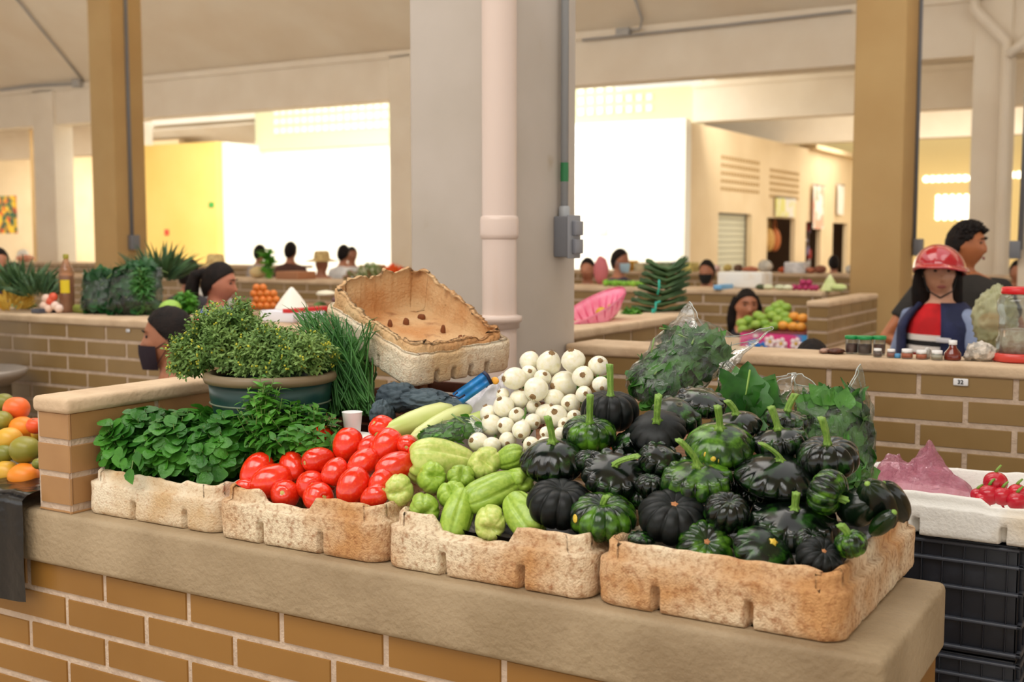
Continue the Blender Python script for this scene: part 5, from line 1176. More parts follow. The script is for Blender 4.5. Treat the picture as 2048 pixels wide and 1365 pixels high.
far('person in a black shirt seen from behind by the third shop',1668,510,13.5,3.0,(26,24,30),hair='short')
far('man in a dark brown shirt standing in front of the white daylight, centre left',580,483,13.2,2.8,(92,60,50))
far('slim person in a light top left of the man in brown, against the daylight',518,489,14.4,2.5,(190,180,176))
far('person in a white shirt at the right of the daylit opening',686,489,13.2,2.6,(246,246,246),hair='short')
far('person behind the white-shirted one at the right of the opening',703,493,13.8,.4,(240,240,240),hair='short')
far('broad person in a pale shirt and wide straw hat, seen from behind',642,499,10.9,2.9,(222,216,216),hair=None,hat=m_hat,width=1.5)
far('person in a straw hat behind the woman with the ponytail',428,505,9.6,2.6,(226,222,214),hair=None,hat=m_hat)
far('person with black hair behind the green leaf bags, left of the ponytail woman',375,517,7.8,2.6,(60,56,60),hair='bun')
far('person with black hair bent behind the big leaf bags',256,527,6.4,2.9,(180,40,60),hair='short')
far('person in navy at the extreme left edge',-4,495,8.2,.6,(30,32,60),hair='short')
far('person with a brown head wrap low at the far left',22,525,7.2,2.6,(60,50,60),hair='short')
far('person in a reddish top at the far right edge behind the man',2036,520,9.5,-.4,(200,110,80),hair='short')
# back of a seated vendor's head behind the right wall
f,z=footof(1625,683,4.15,0)
person('vendor sitting low behind the right stall wall, only black hair showing',f,faceyaw(2.9),1.70*z/1.306,'sit',shirt=(60,50,60),hair='short',vox=.012)
# --- things on the right stall ledge
m_glass=film('jar_glass',(232,236,232),haze=.05,gloss=.3,bstr=0.,rough=.03)
m_sauce=mat('brown_sauce',(92,38,24),.35,(70,28,18),20,.4,.6); m_lidg=mat('green_lid',(16,140,74),.35); m_lidw=mat('white_lid',(240,240,240),.35)
def ledgept(px,Y=3.46): 
    p=py_(px,715,Y); return Vector((p.x,Y,LG+.001))
def jar(px,wpx,hpx,label,cont,lid,Y=3.46,lidh=.2,name='jar',group=None,neck=.8,fill=.9):
    p=ledgept(px,Y); d=depth(p); r=psz(wpx/2,d); h=psz(hpx,d); t=thing(name,label,name,tuple(p),group)
    b=MB(); b.lathe([(0,.001),(r*.95,.001),(r,h*.06),(r,h*.62),(r*neck,h*.76),(r*neck,h*.84)],20); obj('glass',b,m_glass,t)
    b=MB(); b.lathe([(0,.003),(r*.9,.003),(r*.93,h*.07),(r*.93,h*.6*fill),(0,h*.6*fill+.001)],20); obj('contents',b,cont,t)
    b=MB(); b.lathe([(r*neck*1.04,h*(1-lidh)),(r*neck*1.12,h*(1-lidh)+.001),(r*neck*1.12,h*.985),(r*neck,h),(0,h)],20); obj('lid',b,lid,t); return t
jar(1703,25,36,'left of the three jars of brown sauce with green lids',m_sauce,m_lidg,3.50,group='green-lidded sauce jars',neck=1.)
jar(1729,28,37,'middle and widest of the three green-lidded sauce jars',mat('dark_sauce',(60,28,20),.35),m_lidg,3.49,group='green-lidded sauce jars',neck=1.)
jar(1758,24,38,'right of the three green-lidded sauce jars, behind a small bottle',m_sauce,m_lidg,3.50,group='green-lidded sauce jars',neck=1.)
jar(1755,17,17,'tiny bottle with a white cap in front of the green-lidded jars',mat('grey_sauce',(120,90,80),.4),m_lidw,3.43,.3,'bottle','tiny white-capped bottles')
jar(1782,17,17,'tiny bottle with a white cap next to the small blue cap',mat('pinkish_sauce',(190,110,90),.4),m_lidw,3.43,.3,'bottle','tiny white-capped bottles')
jar(1814,23,19,'tiny orange-filled bottle with a wide white cap',mat('orange_sauce',(226,110,50),.4),m_lidw,3.43,.4,'bottle','tiny white-capped bottles')
jar(1843,22,18,'tiny orange-filled bottle in front of the jersey',mat('orange_sauce',(1,1,1)),m_lidw,3.43,.4,'bottle','tiny white-capped bottles')
jar(1874,23,19,'tiny pale bottle left of the brown sauce bottle',mat('pale_sauce',(214,204,190),.4),m_lidw,3.43,.4,'bottle','tiny white-capped bottles')
b=MB(); p=ledgept(1795,3.43); b.lathe([(0,0),(.009,0),(.009,.012),(0,.013)],14); o=obj('blue_disc',b,mat('blue_cap',(80,150,200),.4),loc=tuple(p)); tag(o,'small blue lid lying on the right stall ledge','lid')
p=ledgept(1905,3.45); d=depth(p); t=thing('sauce_bottle','brown sauce bottle with a bulbous body and white cap on the right ledge','bottle',tuple(p)); k=psz(40,d)
b=MB(); b.lathe([(0,0),(k*.40,0),(k*.42,k*.1),(k*.40,k*.35),(k*.2,k*.6),(k*.15,k*.78)],22); obj('body',b,mat('bottle_brown',(110,34,20),.12,coat=.5),t); b=MB(); b.lathe([(k*.18,k*.76),(k*.2,k*.77),(k*.2,k*.98),(0,k)],18); obj('cap',b,m_lidw,t)
for (px,py,w,h,c,lab) in ((1962,706,58,32,(222,212,198),'clear bag of pale dried goods beside the big jar'),(1938,709,20,14,(196,184,170),'small bag of dried goods next to the brown bottle'),(1855,703,14,18,(236,232,226),'crumpled white paper among the tiny bottles'),(1672,700,34,9,(110,62,44),'low pile of brown dried chillies left of the green-lidded jars'),(1650,704,22,8,(190,150,130),'small heap of pale seeds by the vendor\'s hair')):
    p=ledgept(px,3.47); d=depth(p); b=MB(); rx,rz=psz(w/2,d),psz(h,d); b.ell((0,0,rz*.55),(rx,.03,rz*.62),30,18,fn=lambda q:1+.25*nz(q*3+Vector((px,0,0)),1.5)); o=obj('bag_of_goods',b,mat('goods_%d_%d_%d'%c,c,.5,tuple(int(v*.75) for v in c),60,.4,.6,bump=.6,bscale=80),loc=tuple(p)); tag(o,lab,'bag')
# big jar with red lid and base
p=ledgept(2034,3.50); d=depth(p); t=thing('big_jar','large clear barrel jar with a red lid on a red dish','jar',tuple(p)); r=psz(42,d)
z=lambda py:(py_(2034,py,3.50).z-p.z)
m_redpl=mat('red_plastic',(214,30,34),.3)
b=MB(); b.lathe([(0,0),(r*1.0,0),(r*1.14,.004),(r*1.16,z(707)),(r*1.08,z(705)),(r*.9,.01),(0,.01)],36); obj('red_dish',b,mat('red_clear',(210,70,60),.25,spec=.6),t)
b=MB(); b.lathe([(0,z(710)),(r*.85,z(710)),(r*.95,z(700)),(r*.97,z(680)),(r*.86,z(672)),(r*.86,z(632)),(r*.97,z(622)),(r*.97,z(604)),(r*.85,z(592)),(r*.72,z(588))],36); obj('glass',b,m_glass,t)
b=MB(); b.lathe([(r*.78,z(588)),(r*.80,z(587)),(r*.80,z(576)),(r*.7,z(574)),(0,z(574))],36); obj('lid',b,m_redpl,t)
b=MB(); b.lathe([(0,z(708)),(r*.8,z(707)),(r*.8,z(660)),(0,z(655))],20,fn=lambda a,r_,zz:1+.1*math.sin(5*a)); obj('dried_contents',b,mat('dried_goods',(176,150,124),.8,(210,200,180),40,.4,.6,bump=.6,bscale=60),t)
# bag of squash at right behind man
t=lump('pale plastic bag of orange squash pieces hanging behind the big jar','hanging_bag_of_squash','bag',[(pd_(1990,640,4.2),(.07,.06,.10)),(pd_(1995,600,4.2),(.03,.03,.05))],1.1,film('pale_film',(226,226,190),haze=.5,gloss=.2,hcol=(214,214,170)),seed=9)
b=MB(); b.ell(pd_(1985,645,4.2),(.05,.045,.035),20,12); obj('squash_pieces',b,mat('squash_orange',(206,112,40),.5),t,world=True)
# ================================================================ BETWEEN THE STALLS: RIGHT
t=thing('plastic_basket','bright pink perforated plastic basket leaning on the divider wall','basket',tuple(px_(1180,640,-2.1))); a=px_(1140,648,-2.2); c=px_(1232,584,-2.2)
ax=(c-a).normalized(); nn=view(-.45,.55,.7).normalized(); nn=(nn-ax*nn.dot(ax)).normalized(); sd=ax.cross(nn); Ln=(c-a).length; b=MB(); rows=[]
for j in range(7):
    q=(.55,.72,.85,.93,1.0,1.06,1.04)[j]; dep=(-.07,-.06,-.045,-.02,0,.004,.012)[j]
    rows.append([(a+c)/2+ax*(Ln*.56*q*math.cos(2*PI*i/48))+sd*(.085*q*math.sin(2*PI*i/48))+nn*dep for i in range(48)])
b.grid(rows,cu=True,cap0=True); obj('shell',b,mat('pink_plastic',(244,140,172),.35,(250,160,190),20,.4,.6,thin=.2),t,world=True)
b=MB()
for i in range(0,48,2): b.tube([rows[1][i],rows[3][i],rows[5][i]],.003,5)
obj('ribs',b,mat('pink_rib',(236,104,150),.4),t,world=True)
for (px,py,r,lab) in ((1222,630,14,'round yellow melon beside the pink basket'),(1203,628,12,'yellow fruit half hidden behind the pink basket')):
    p=px_(px,py,-2.22); s=psz(r,depth(p)); b=MB(); b.ell((0,0,0),(s,s,s),20,14); p.z=LG+s; o=obj('melon',b,mat('melon_yellow',(206,176,40),.5,(190,150,30),6,.4,.6),loc=tuple(p)); tag(o,lab,'melon','yellow fruit by the pink basket'); b=MB(); b.lathe([(.006,s*.98),(.005,s*1.04),(0,s*1.04)],8); obj('stem_end',b,m_scar,o)
# stack of long onion/agave leaf bundles
t=thing('leaf_bundle_stack','tall stack of folded dark green leaf bundles tied with turquoise string','leaf bundles',tuple(px_(1310,640,-2.25))); b=MB()
m_bun=mat('bundle_green',(72,104,56),.5,(48,78,40),12,.4,.6,thin=.1)
base=px_(1312,636,-2.25); dd=depth(base); base.z=LG
def vp(px,py,t_): return pd_(px,py,t_)
lay=[(632,1262,1372),(620,1268,1372),(606,1266,1368),(594,1272,1366),(582,1280,1372),(570,1284,1374),(558,1288,1376),(546,1292,1372),(536,1296,1370)]
for k,(py,xa,xb) in enumerate(lay):
    for m in range(34):
        u=m/33; off=U(-.12,.12); x0=xa+U(-6,8); x1=xb+U(-8,8); mid=(x0+x1)/2+U(-5,5); lift=(8+k*2.2)
        b.tube([vp(x0,py-lift*.55+U(-4,4),dd+off),vp((x0+mid)/2,py-lift*.1+U(-3,3),dd+off),vp(mid,py+5+U(-3,3),dd+off),vp((x1+mid)/2,py-lift*.2+U(-3,3),dd+off),vp(x1,py-lift*.8+U(-5,5),dd+off)],[.003,.006,.006,.005,.0012],5)
for v in range(len(b.v)): 
    if b.v[v][2]<LG+.002: b.v[v]=(b.v[v][0],b.v[v][1],LG+.002)
obj('leaves',b,m_bun,t,world=True); b=MB()
for (q0,q1) in (((1306,632),(1312,604)),((1311,606),(1320,603)),((1300,634),(1306,618)),((1315,590),(1318,560))): b.tube([vp(*q0,dd-.16),vp((q0[0]+q1[0])/2+2,(q0[1]+q1[1])/2,dd-.165),vp(*q1,dd-.16)],.005,6)
obj('string',b,mat('turquoise_string',(40,170,150),.5),t,world=True)
bunch('loose green leaves lying left of the tied bundle stack','greens on the divider wall',tuple(px_(1262,628,-2.25)),(.05,.06,.025),30,.05,.016,m_pars,m_hstem,cat='leaves')
# oilcloth and mango crate
t=thing('hanging_oilcloth','flowered blue and pink oilcloth hanging in front of the mango counter','cloth',tuple(py_(1550,690,6.38))); 
m_cl=mat('flower_oilcloth',(60,150,210),.35,(226,70,140),4.2,.49,.51,col3=(240,236,230),s3=9,lo3=.60,hi3=.62,detail=1); a=py_(1478,668,6.36); c=py_(1612,672,6.36); b=MB(); rows=[]
for j in range(7): rows.append([(a.x+(c.x-a.x)*i/24,6.38-.012*math.sin(i*1.7)*j/6,.975-.235*j/6) for i in range(25)])
b.grid(rows,flip=True); cs=obj('cloth_sheet',b,m_cl,t,world=True); b=MB()
for (px,py,mm) in ((1506,690,'b'),(1540,684,'w'),(1562,688,'w'),(1592,688,'w'),(1524,696,'b')):
    p=py_(px,py,6.362)
    for q in range(5): 
        a_=q*2*PI/5; b.ell(p+Vector((math.cos(a_)*.022,0,math.sin(a_)*.022)),(.014,.003,.014),10,6,mi=0 if mm=='w' else 1)
    b.ell(p+Vector((0,-.003,0)),(.009,.003,.009),8,6,mi=2)
obj('printed_flowers',b,[mat('petal_white',(244,226,226),.5),mat('petal_blue',(40,120,200),.5),mat('petal_centre',(230,190,70),.5)],t,world=True)
t=thing('fruit_crate','dark red edged crate of mangoes on the grey counter','crate',tuple(py_(1550,664,6.5))); b=MB(); b.rbox(a.x,c.x-.02,6.40,6.44,.955,.985,.004); b.rbox(a.x,c.x-.02,6.85,6.89,.905,.985,.004); b.rbox(a.x,a.x+.03,6.44,6.85,.905,.985,.004); b.rbox(c.x-.05,c.x-.02,6.44,6.85,.905,.985,.004); b.box(a.x,c.x-.02,6.41,6.88,.902,.92); obj('crate_frame',b,mat('crate_maroon',(120,44,44),.5),t,world=True)
m_gm=mat('green_mango_far',(124,164,56),.4,(150,180,70),6,.4,.6); m_om=mat('orange_fruit_far',(228,150,52),.4,(236,170,70),6,.4,.6)
FM=[(1483,647,'g'),(1496,641,'g'),(1512,650,'g'),(1524,636,'g'),(1516,632,'g'),(1530,648,'g'),(1540,622,'g'),(1552,614,'g'),(1544,632,'g'),(1558,625,'g'),(1570,632,'g'),(1556,640,'g'),(1534,660,'g'),(1548,653,'g'),(1514,657,'g'),(1500,655,'g'),(1572,616,'g'),(1560,610,'g'),(1566,652,'o'),(1586,654,'o'),(1588,634,'o'),(1602,655,'o'),(1606,637,'o'),(1574,644,'g'),(1486,660,'g')]
PF=[]
for i,(px,py,cc) in enumerate(FM):
    c_,R=pile(px,py,10.5,.99,.75,6.50,PF,fac=.72,tmax=.12); s=psz(11,depth(c_)); b=MB(); b.ell((0,0,0),(s*1.05,s*.9,s*.88),12,8); o=obj('mango' if cc=='g' else 'orange',b,m_gm if cc=='g' else m_om,loc=tuple(c_))
    tag(o,'green mango in the distant heap above the flowered oilcloth' if cc=='g' else 'orange fruit at the right end of the distant heap above the oilcloth','mango' if cc=='g' else 'orange','distant green mangoes' if cc=='g' else 'distant oranges beside the mangoes')
# ledge goods on the third wall (right part)
def onledge(px,Y,zt=LG): p=py_(px,560,Y); p.z=zt; return p
def blob(name,label,cat,px,Y,w,h,m,group=None,zt=LG,dz=0,shape='ell',seed=0):
    p=onledge(px,Y,zt+dz); d=depth(p); rx,hz=psz(w/2,d),psz(h,d); b=MB()
    if shape=='ell': b.ell((0,0,hz/2),(rx,min(rx,.12),hz/2),14,9,fn=lambda q:1+.12*nz(q*2+Vector((px+seed,0,0)),1.2))
    elif shape=='box': b.rbox(-rx,rx,-.12,.12,0,hz,min(rx,hz)*.12)
    elif shape=='cone': b.lathe([(rx,0),(rx*.95,hz*.12),(rx*.5,hz*.6),(rx*.12,hz*.95),(0,hz)],16,cap0=True,fn=lambda a,r,z:1+.1*math.sin(4*a))
    elif shape=='leafy':
        for _ in range(120): q=sphdir(); q.z=abs(q.z); b.leaf(Vector((q.x*rx*.6,q.y*.06,q.z*hz*.6)),q+Vector((0,0,.5)),q+sphdir()*.5,hz*.5,hz*.14,.2,.3,n=2)
    o=obj(name,b,m,loc=tuple(p)); tag(o,label,cat,group); return o
for i in range(9): blob('green_pepper','light green pepper in the row beside the bundle stack','pepper',1212+i*9,7.72+(i%2)*.06,13,U(11,14),mat('pepper_lime',(150,200,60),.4,(120,180,50),8,.4,.6),'green peppers on the third stall wall')
blob('foam_box','large white lidded foam box lying on the third stall wall','box',1490,7.95,92,32,m_foamw,shape='box')
blob('blue_packet','small light blue packet by the masked person','packet',1447,7.68,16,9,mat('light_blue',(120,180,226),.5),shape='box')
for i,(px,c,lab) in enumerate(((1522,(70,80,50),'dark green vegetable beside the white box'),(1537,(222,226,190),'pale onion near the dark green vegetable'),(1560,(206,212,180),'pale cabbage left of the red onions'),(1576,(222,226,196),'second pale cabbage touching the red onions'))): blob('vegetable',lab,'vegetable',px,7.72,22,11,mat('veg_%d_%d_%d'%c,c,.5))
for i,(px,dz) in enumerate(((1588,0),(1600,0),(1612,0),(1624,0),(1606,.035),(1618,.035),(1632,0))): blob('red_onion','magenta red onion in the row on the third stall wall','onion',px,7.74,14,12,mat('red_onion_skin',(170,40,96),.4),'red onions on the third stall wall',dz=dz)
blob('cauliflower','pale cauliflower standing at the right end of the third stall wall','cauliflower',1660,7.72,34,34,mat('pale_cabbage',(226,232,180),.6,(200,216,140),9,.4,.6,bump=.5,bscale=40),shape='cone')
blob('cauliflower','lower pale cauliflower in front of the taller one','cauliflower',1678,7.68,32,16,mat('pale_cabbage',(1,1,1)))
# far wall clutter (row at 11.6)
CLUT=[('bowl',1530,30,26,(232,228,214),'white rounded bundle among the far goods','ell'),('bowl',1500,34,12,(214,130,96),'reddish cloth heap on the far wall','ell'),('melon',1526,22,26,(222,196,150),'pale tan melon in front of the far white bundle','ell'),('pot',1566,20,12,(206,84,30),'orange-red pot on the far wall','ell'),('foam_box',1594,40,22,(238,236,236),'white box at the middle of the far wall','box'),('pot',1476,20,16,(110,80,60),'brown pot on the far wall','ell'),('bowl',1455,18,16,(220,196,110),'yellowish bowl on the far wall','ell'),('bag_of_goods',1430,22,14,(230,196,190),'pinkish bag on the far wall','ell'),('pot',1640,26,16,(150,90,66),'brown heap near the black-shirted person','ell'),('pot',1620,22,12,(196,120,90),'light brown heap right of the white box','ell'),('bag_of_goods',1380,20,18,(224,208,120),'yellow packet stack on the far wall','box'),('bag_of_goods',1362,18,20,(120,110,150),'purple-topped packet on the far wall','box'),('bag_of_goods',1338,20,18,(150,170,130),'grey-green packet on the far wall','box'),('bag_of_goods',1312,24,18,(216,206,180),'cream packet with dark top on the far wall','box'),('bag_of_goods',1286,22,16,(206,190,150),'tan packet on the far wall','box'),('bucket',1258,22,20,(240,180,40),'yellow-orange tub beside the blue-masked person','box'),('bowl',1700,20,18,(206,200,190),'grey bowl far right on the far wall','ell')]
for (n,px,w,h,c,lab,shp) in CLUT: blob(n,lab,{'bag_of_goods':'bag','foam_box':'box'}.get(n,n),px,11.75,w,h,mat('clut_%d_%d_%d'%c,c,.6,tuple(int(v*.85) for v in c),12,.4,.6),shape=shp)
# ================================================================ LEFT LEDGE GOODS
blob('pink_bundle','tall pink cloth bundle beside the red-topped person','cloth',1202,8.0,30,56,mat('pink_cloth',(196,110,116),.8))
LZ=LG+.001; YL=3.62
t=thing('drink_bottle','tall plastic bottle of dark red drink with a yellow label on the left wall','bottle',tuple(onledge(133,YL,LZ))); p=onledge(133,YL,LZ); d=depth(p); r=psz(14.5,d); zz=lambda py:py_(133,py,YL).z-p.z
b=MB(); b.lathe([(0,0),(r*.9,0),(r,.01),(r,zz(548)),(r*.9,zz(538)),(r*.45,zz(524)),(r*.3,zz(518)),(r*.3,zz(514))],24); obj('bottle_shell',b,film('amber_film',(240,214,190),haze=.25,gloss=.2,hcol=(226,170,130),bstr=0),t)
b=MB(); b.lathe([(0,.003),(r*.92,.003),(r*.95,.01),(r*.95,zz(552)),(0,zz(552))],24); obj('drink',b,mat('dark_red_drink',(74,14,26),.2),t)
b=MB(); b.grid([[(r*1.01*math.cos(a),r*1.01*math.sin(a),z) for a in [-1.6+1.3*k/8 for k in range(9)]] for z in (zz(586),zz(560))]); obj('label_band',b,mat('label_yellow',(222,196,30),.5),t)
b=MB(); b.lathe([(r*.36,zz(518)),(r*.38,zz(516)),(r*.38,zz(509)),(0,zz(508))],16); obj('cap',b,mat('cap_olive',(150,140,30),.4),t)
for (px0,px1,py,c,lab) in ((128,190,622,(150,160,70),'green corn cob with husk lying next to the bottle'),(165,232,618,(160,166,80),'second corn cob overlapping the first'),(185,240,626,(190,190,120),'pale corn cob at the front edge of the ledge'),(205,262,620,(146,158,60),'corn cob at the right, under the leaf bags'),(20,75,618,(186,206,130),'pale green leek end at the left of the ledge')):
    a=pd_(px0,py+6,5.5 if px0>50 else 5.8); c_=pd_(px1,py+8,5.35 if px0>50 else 5.7); a.z=LZ+.018; c_.z=LZ+.018; b=MB(); ax=(c_-a); L=ax.length; b.lathe([(.002,-L/2),(.012,-L*.42),(.02,-L*.2),(.021,L*.1),(.013,L*.35),(.003,L/2)],12); o=obj('corn_cob',b,mat('husk_%d'%c[0],c,.6,tuple(int(v*.8) for v in c),20,.4,.6,stretch=(1,1,.1))); o.matrix_world=frame(ax,0,1,(a+c_)/2); tag(o,lab,'corn')
blob('phone','dark grey flat object between the bottle and the corn','packet',112,3.62,24,9,mat('dark_grey_obj',(70,72,84),.4),shape='box',zt=LZ)
for i,(px,py) in enumerate(((88,600),(100,590),(110,600),(96,610),(106,582),(118,606),(92,585))):
    b=MB(); p=pd_(px,py,5.4); s=psz(9,5.4); b.ell((0,0,0),(s,s,s),12,8); p.z=LZ+s+max(0,(606-py))*.0022; c=[(232,200,180),(220,90,60),(236,210,196)][i%3]; o=obj('tomato',b,mat('pt_%d'%c[0],c,.4),loc=tuple(p)); tag(o,['pale pink fruit in the small heap left of the drink bottle','orange-red fruit in the small heap left of the drink bottle','cream-pink fruit in the small heap left of the drink bottle'][i%3],'fruit',['pale pink fruit by the bottle','orange-red fruit by the bottle','cream-pink fruit by the bottle'][i%3])
m_film3=film('leaf_bag_film',(232,242,234),haze=.03,gloss=.1)
m_bagleaf=mat('dark_bag_leaf',(40,100,44),.45,(26,76,34),10,.4,.6,thin=.2)
bag('left-hand clear bag stuffed with dark leaves on the left wall',pd_(198,628,5.35),pd_(200,545,5.40),.085,.075,.7,lambda th:0,31,m_film3,m_bagleaf,160,.07,.045,fillto=1.02,spread=.95)
bag('right-hand clear bag stuffed with dark leaves on the left wall',pd_(268,632,5.25),pd_(275,540,5.35),.118,.105,.7,lambda th:0,33,m_film3,m_bagleaf,220,.08,.05,fillto=1.05,spread=.95)
def spiky(label,px,py,d,n,L,m,group=None,lo=.0):
    c=pd_(px,py,d); t=thing('spiky_leaves',label,'leaves',tuple(c),group); b=MB()
    for i in range(n):
        q=sphdir(); q.z=abs(q.z)+.3; q.normalize(); b.leaf(c+q*.03+Vector((q.x*.05,q.y*.03,0)),q,q+sphdir()*.6,L*U(.7,1.1),L*.14,.3,.15,shape=2,n=3)
    obj('blades',b,m,t,world=True)
m_pin=mat('pineapple_leaf',(60,92,60),.5,(80,112,66),8,.4,.6)
spiky('spiky pineapple tops behind the leaf bags',320,565,6.0,110,.19,m_pin,'pineapple tops'); 
spiky('spiky dark pineapple tops at the left edge above the leek',45,590,5.6,140,.16,m_pin,'pineapple tops')
spiky('spiky pineapple tops further right, next to the yellow flowers',78,596,5.5,80,.12,m_pin,'pineapple tops')
blob('yellow_flowers','yellow blossoms behind the left spiky leaves','flowers',30,3.62,44,56,mat('blossom_yellow',(236,200,90),.6),shape='leafy',zt=LZ)
blob('lettuce','pale green lettuce head beside the leaf bags','lettuce',340,3.62,44,36,mat('lettuce',(160,204,84),.5,(190,222,120),8,.4,.6,thin=.2,bump=.5,bscale=30),zt=LZ)
bunch('leafy green stalks behind the lettuce','greens on the left wall',tuple(pd_(372,610,5.3)),(.05,.05,.075),60,.05,.016,m_pars,m_hstem,cat='leaves')
bunch('feathery dark green fronds above the lettuce','greens on the left wall',(lambda p:(p.x,3.66,LZ+.10))(pd_(352,590,5.4)),(.055,.05,.13),90,.05,.008,m_chive,m_hstem,cat='leaves')
# right part of the left wall: tejocote crate, white sack, box
for i in range(14):
    r_,c_=divmod(i,4); p=pd_(508+c_*13+(r_%2)*5,612-r_*12,6.3); b=MB(); b.ell((0,0,0),(.022,.022,.022),12,8); o=obj('orange',b,mat('tejocote',(232,130,50),.4,rand=.15),loc=tuple(p)); tag(o,'small orange fruit in the heap behind the ponytail woman\'s shoulder','fruit','orange fruits behind the profile woman')
t=thing('fruit_stand','cream stand carrying the small orange fruits','stand',tuple(pd_(530,650,6.4))); q=pd_(530,618,6.4); b=MB(); b.rbox(q.x-.12,q.x+.12,q.y-.1,q.y+.14,.0,q.z-.02,.01); obj('stand_box',b,m_ledge,t,world=True)
q=pd_(583,620,4.9); blob('paper_sack','white pointed paper sack on the white box','sack',583,q.y,66,46,mat('white_paper',(240,234,222),.8,bump=.5,bscale=14),shape='cone',zt=q.z)
q1=pd_(585,650,4.9); b=MB(); b.rbox(-psz(43,4.9),psz(43,4.9),-.1,.1,0,q.z-LZ,.004); o=obj('cardboard_box',b,mat('white_card',(226,228,238),.7),loc=(q1.x,q.y,LZ)); tag(o,'white cardboard box under the paper sack','box')
blob('red_packet','small red packet beside the paper sack','packet',610,q.y-.08,16,8,mat('red_packet',(206,40,44),.5),shape='box',zt=q.z+.001)
for (px,py,w,h,c,lab) in ((652,588,40,14,(230,222,196),'pale cloth roll behind the foam box'),(680,600,30,16,(120,92,96),'dark purple lump behind the foam box'),(700,594,26,14,(226,160,60),'orange fruit behind the foam box'),(830,580,40,10,(206,206,180),'pale greens above the foam box by the column'),(640,612,16,16,(90,120,60),'dark green leaves beside the paper sack')):
    p=pd_(px,py,6.0); b=MB(); b.ell((0,0,0),(psz(w/2,6),.05,psz(h/2,6)),16,10,fn=lambda q:1+.2*nz(q*3+Vector((px,0,0)),1)); o=obj('market_goods',b,mat('mg_%d_%d_%d'%c,c,.7),loc=tuple(p)); tag(o,lab,'goods')
t=thing('side_table','plain cream side table carrying odds and ends behind the foam box','table',tuple(pd_(690,620,6.0))); q=pd_(690,606,6.0); b=MB(); b.rbox(q.x-.3,q.x+.45,q.y-.15,q.y+.2,q.z-.04,q.z-.012,.005); obj('table_top',b,m_wood,t,world=True)
for (sx,sy) in ((-.28,-.13),(.43,-.13),(-.28,.18),(.43,.18)): b=MB(); b.rbox(q.x+sx-.02,q.x+sx+.02,q.y+sy-.02,q.y+sy+.02,0,q.z-.04,.003); obj('leg',b,m_wood,t,world=True)
# flowers on the third wall, left part
blob('flower_bunch','mixed white and green flower bunch on the third wall left of the marigolds','flowers',742,7.8,70,36,mat('mixed_flowers',(120,150,80),.7,(226,220,190),30,.5,.55),shape='leafy')
blob('marigolds','bright orange marigold bunch on the third wall by the main column','flowers',788,7.78,52,34,mat('marigold',(240,110,24),.7,(226,70,20),20,.45,.55),shape='leafy')
blob('wicker_basket','brown wicker basket between the flowers','basket',745,7.95,26,30,mat('wicker',(176,120,76),.8),shape='box')
blob('cardboard_box','brown cardboard piece in front of the straw-hatted person','box',592,7.72,58,16,mat('cardboard',(170,116,80),.8),shape='box')
blob('round_bread','tan domed basket at the left of the third wall','basket',516,7.75,34,24,mat('tan_dome',(206,180,130),.8))
blob('flower_bunch','pink and green flowers right of the straw-hatted person','flowers',705,7.8,40,20,mat('pink_flowers',(190,130,110),.7,(120,150,90),30,.45,.55),shape='leafy')
t=bunch('tall gladiolus-like sprig with red buds before the daylight','flower sprigs',tuple(pd_(536,530,10.2)),(.03,.03,.15),16,.09,.035,m_pars,m_hstem,cat='flowers')
# left far goods
blob('fruit_heap','reddish fruit heap on the far left stall wall','fruit',52,11.8,44,14,mat('red_heap',(214,110,80),.6,(230,190,160),30,.45,.55))
blob('cup_row','white cloth dome on the far left stall wall','cloth',48,12.0,24,24,mat('white_cloth',(240,236,226),.8))
# round metal pan with a drum at the left edge
q=pz_(12,742,.93); q.y-=.10; t=thing('metal_drum','grey metal drum with a wide round rim at the left edge','drum',(q.x-.1,q.y,0)); M=Matrix.Translation((q.x-.12,q.y,0)); R=.20
b=MB(); b.lathe([(R*.86,.0),(R*.88,.3),(R*.86,.32),(R*.88,.6),(R*.86,.88)],36,M=M,cap0=True); obj('drum_body',b,mat('drum_grey',(120,112,100),.5,metal=.3),t,world=True)
b=MB(); b.lathe([(R*.86,.87),(R*1.15,.905),(R*1.22,.935),(R*1.15,.94),(R*.9,.91),(0,.905)],36,M=M); obj('rim_pan',b,mat('pan_grey',(176,166,156),.35,metal=.4),t,world=True)
t=thing('black_pot','black bucket with long yellow-green leaves standing on the drum','bucket',(q.x-.16,q.y,.907)); M=Matrix.Translation((q.x-.19,q.y,.906)); b=MB(); b.lathe([(0,0),(.11,0),(.13,.26),(.122,.26),(.1,.02)],24,M=M); obj('pot',b,m_crate,t,world=True); b=MB()
for i in range(90):
    a=U(0,6.28); p=Vector((q.x-.19+.08*math.cos(a),q.y+.08*math.sin(a),1.12)); dr=Vector((math.cos(a)*U(.1,.5),math.sin(a)*U(.1,.5),1)); b.leaf(p,dr,Vector((math.cos(a),math.sin(a),.2)),U(.2,.34),.014,.2,.25,shape=2,n=4)
obj('long_leaves',b,mat('yellow_green_leaf',(150,176,70),.5,thin=.3),t,world=True)
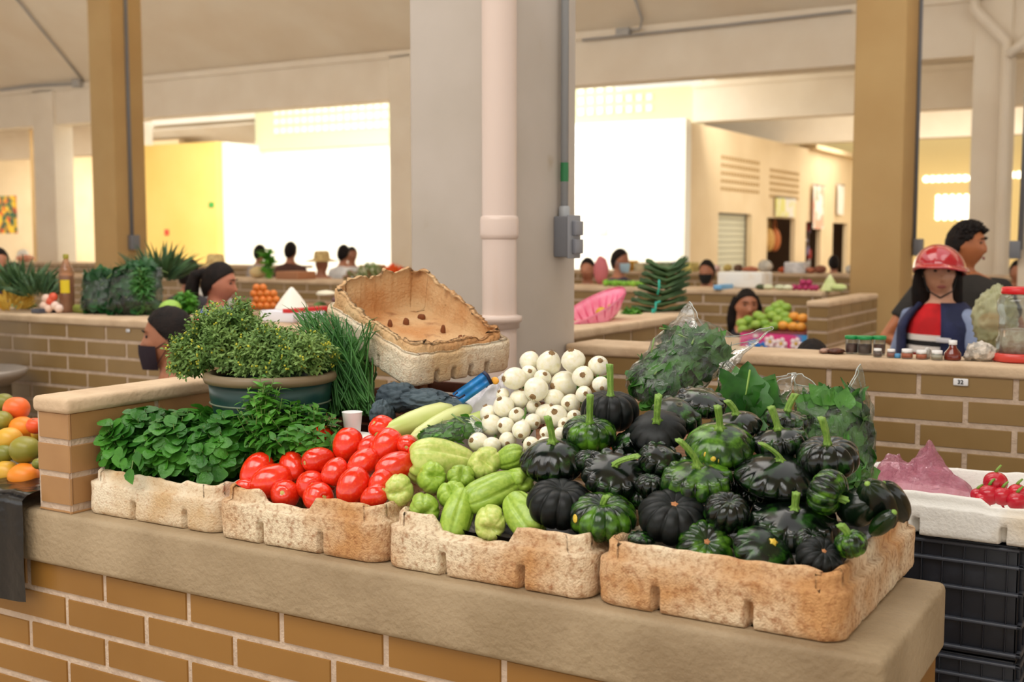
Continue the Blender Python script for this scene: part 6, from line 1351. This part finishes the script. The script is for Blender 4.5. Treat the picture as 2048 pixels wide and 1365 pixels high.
# ================================================================ LIGHT
def area(name,loc,rot,sx,sy,power,col=(1,1,1)):
    l=bpy.data.lights.new(name,'AREA'); l.shape='RECTANGLE'; l.size=sx; l.size_y=sy; l.energy=power; l.color=col; o=bpy.data.objects.new(name,l); COL.objects.link(o); o.location=loc; o.rotation_euler=rot; return o
def sun(name,dirv,strength,ang,col=(1,1,1)):
    l=bpy.data.lights.new(name,'SUN'); l.energy=strength; l.angle=ang; l.color=col; o=bpy.data.objects.new(name,l); COL.objects.link(o); o.rotation_euler=Vector(dirv).to_track_quat('-Z','Y').to_euler(); return o
w=bpy.data.worlds.new('World'); sc.world=w; w.use_nodes=True; bg=w.node_tree.nodes['Background']; bg.inputs[0].default_value=(1.0,.97,.93,1); bg.inputs[1].default_value=1.25
sun('soft_daylight',(-.55,.30,-.78),1.0,math.radians(50),(1,.96,.9))
for (x0,x1,y0,y1,p) in ((-4.2,-1.6,-2.6,.3,110),(-4.2,-1.6,1.9,5.2,90),(.9-2.5+.2,.9,-1.6,.3,60)):  # added fill panels under the ceiling, brightening the foreground
    area('foreground_fill',((x0+x1)/2,(y0+y1)/2,4.7),(0,0,0),x1-x0,y1-y0,p,(1,.97,.93))
b=MB(); b.box(-34,12,-12,-3,4.75,4.9); b.box(-34,12,7.4,8.4,4.75,4.9)  # unseen hall ceiling, slabs and gaps added to shape the foreground light
xs=[-34,-12,-9.6,-6.6,-4.2,-1.6,.9,12]
for k in range(0,8,2): b.box(xs[k],xs[k+1],-3,7.4,4.75,4.9)
b.box(-12,.9,.3,1.9,4.75,4.9); struct(obj('ceiling_baffle',b,m_ceil))
area('passage_daylight',(-13,16.2,3.9),(math.radians(48),0,0),8,1.2,460,(1,.97,.88))
area('passage_daylight',(-18,15.2,3.9),(math.radians(30),0,0),3,1.2,120,(1,.95,.85))
area('ceiling_fill',(-7,8.6,4.45),(math.radians(97),0,0),22,.5,1150,(1,.97,.93))  # added fill aimed at the ceiling bay and beam fronts
area('ceiling_fill',(-2,19.3,3.5),(math.radians(112),0,0),10,.4,260,(1,.95,.85))  # added uplight for the dim ceiling bays at the back
area('ceiling_fill',(-26,19.3,3.5),(math.radians(112),0,0),8,.4,200,(1,.95,.85))  # added uplight for the ceiling at the far left
for (x,y,p) in ((-3,21.5,120),(-5.5,27,170),(3,27,150),(-27,20,260),(-24,15,160)): area('back_fill',(x,y,4.0),(0,0,0),4,2,p,(1,.94,.82))  # added overhead fill that brightens the far shops and far left
area('passage_daylight',(-9.5,15.6,3.9),(math.radians(45),0,0),3,1.2,100,(1,.97,.85))
# ================================================================ CAMERA
cd=bpy.data.cameras.new('camera'); cam=bpy.data.objects.new('camera',cd); COL.objects.link(cam); sc.camera=cam
cd.sensor_width=36; cd.lens=F/2048*36; cd.clip_end=200; cd.clip_start=.05
M=Matrix((RT,UP,-FW)).transposed().to_4x4(); cam.matrix_world=Matrix.Translation(EYE)@M
cd.dof.use_dof=True; cd.dof.focus_distance=2.35; cd.dof.aperture_fstop=4.5
vs=sc.view_settings; sc.display_settings.display_device='sRGB'; vs.view_transform='Standard'; vs.look='None'; vs.exposure=0.; vs.gamma=1.; vs.use_curve_mapping=False
sc.cycles.use_denoising=True; sc.cycles.max_bounces=8; sc.cycles.transparent_max_bounces=24; sc.cycles.sample_clamp_indirect=6.
bpy.context.view_layer.update()
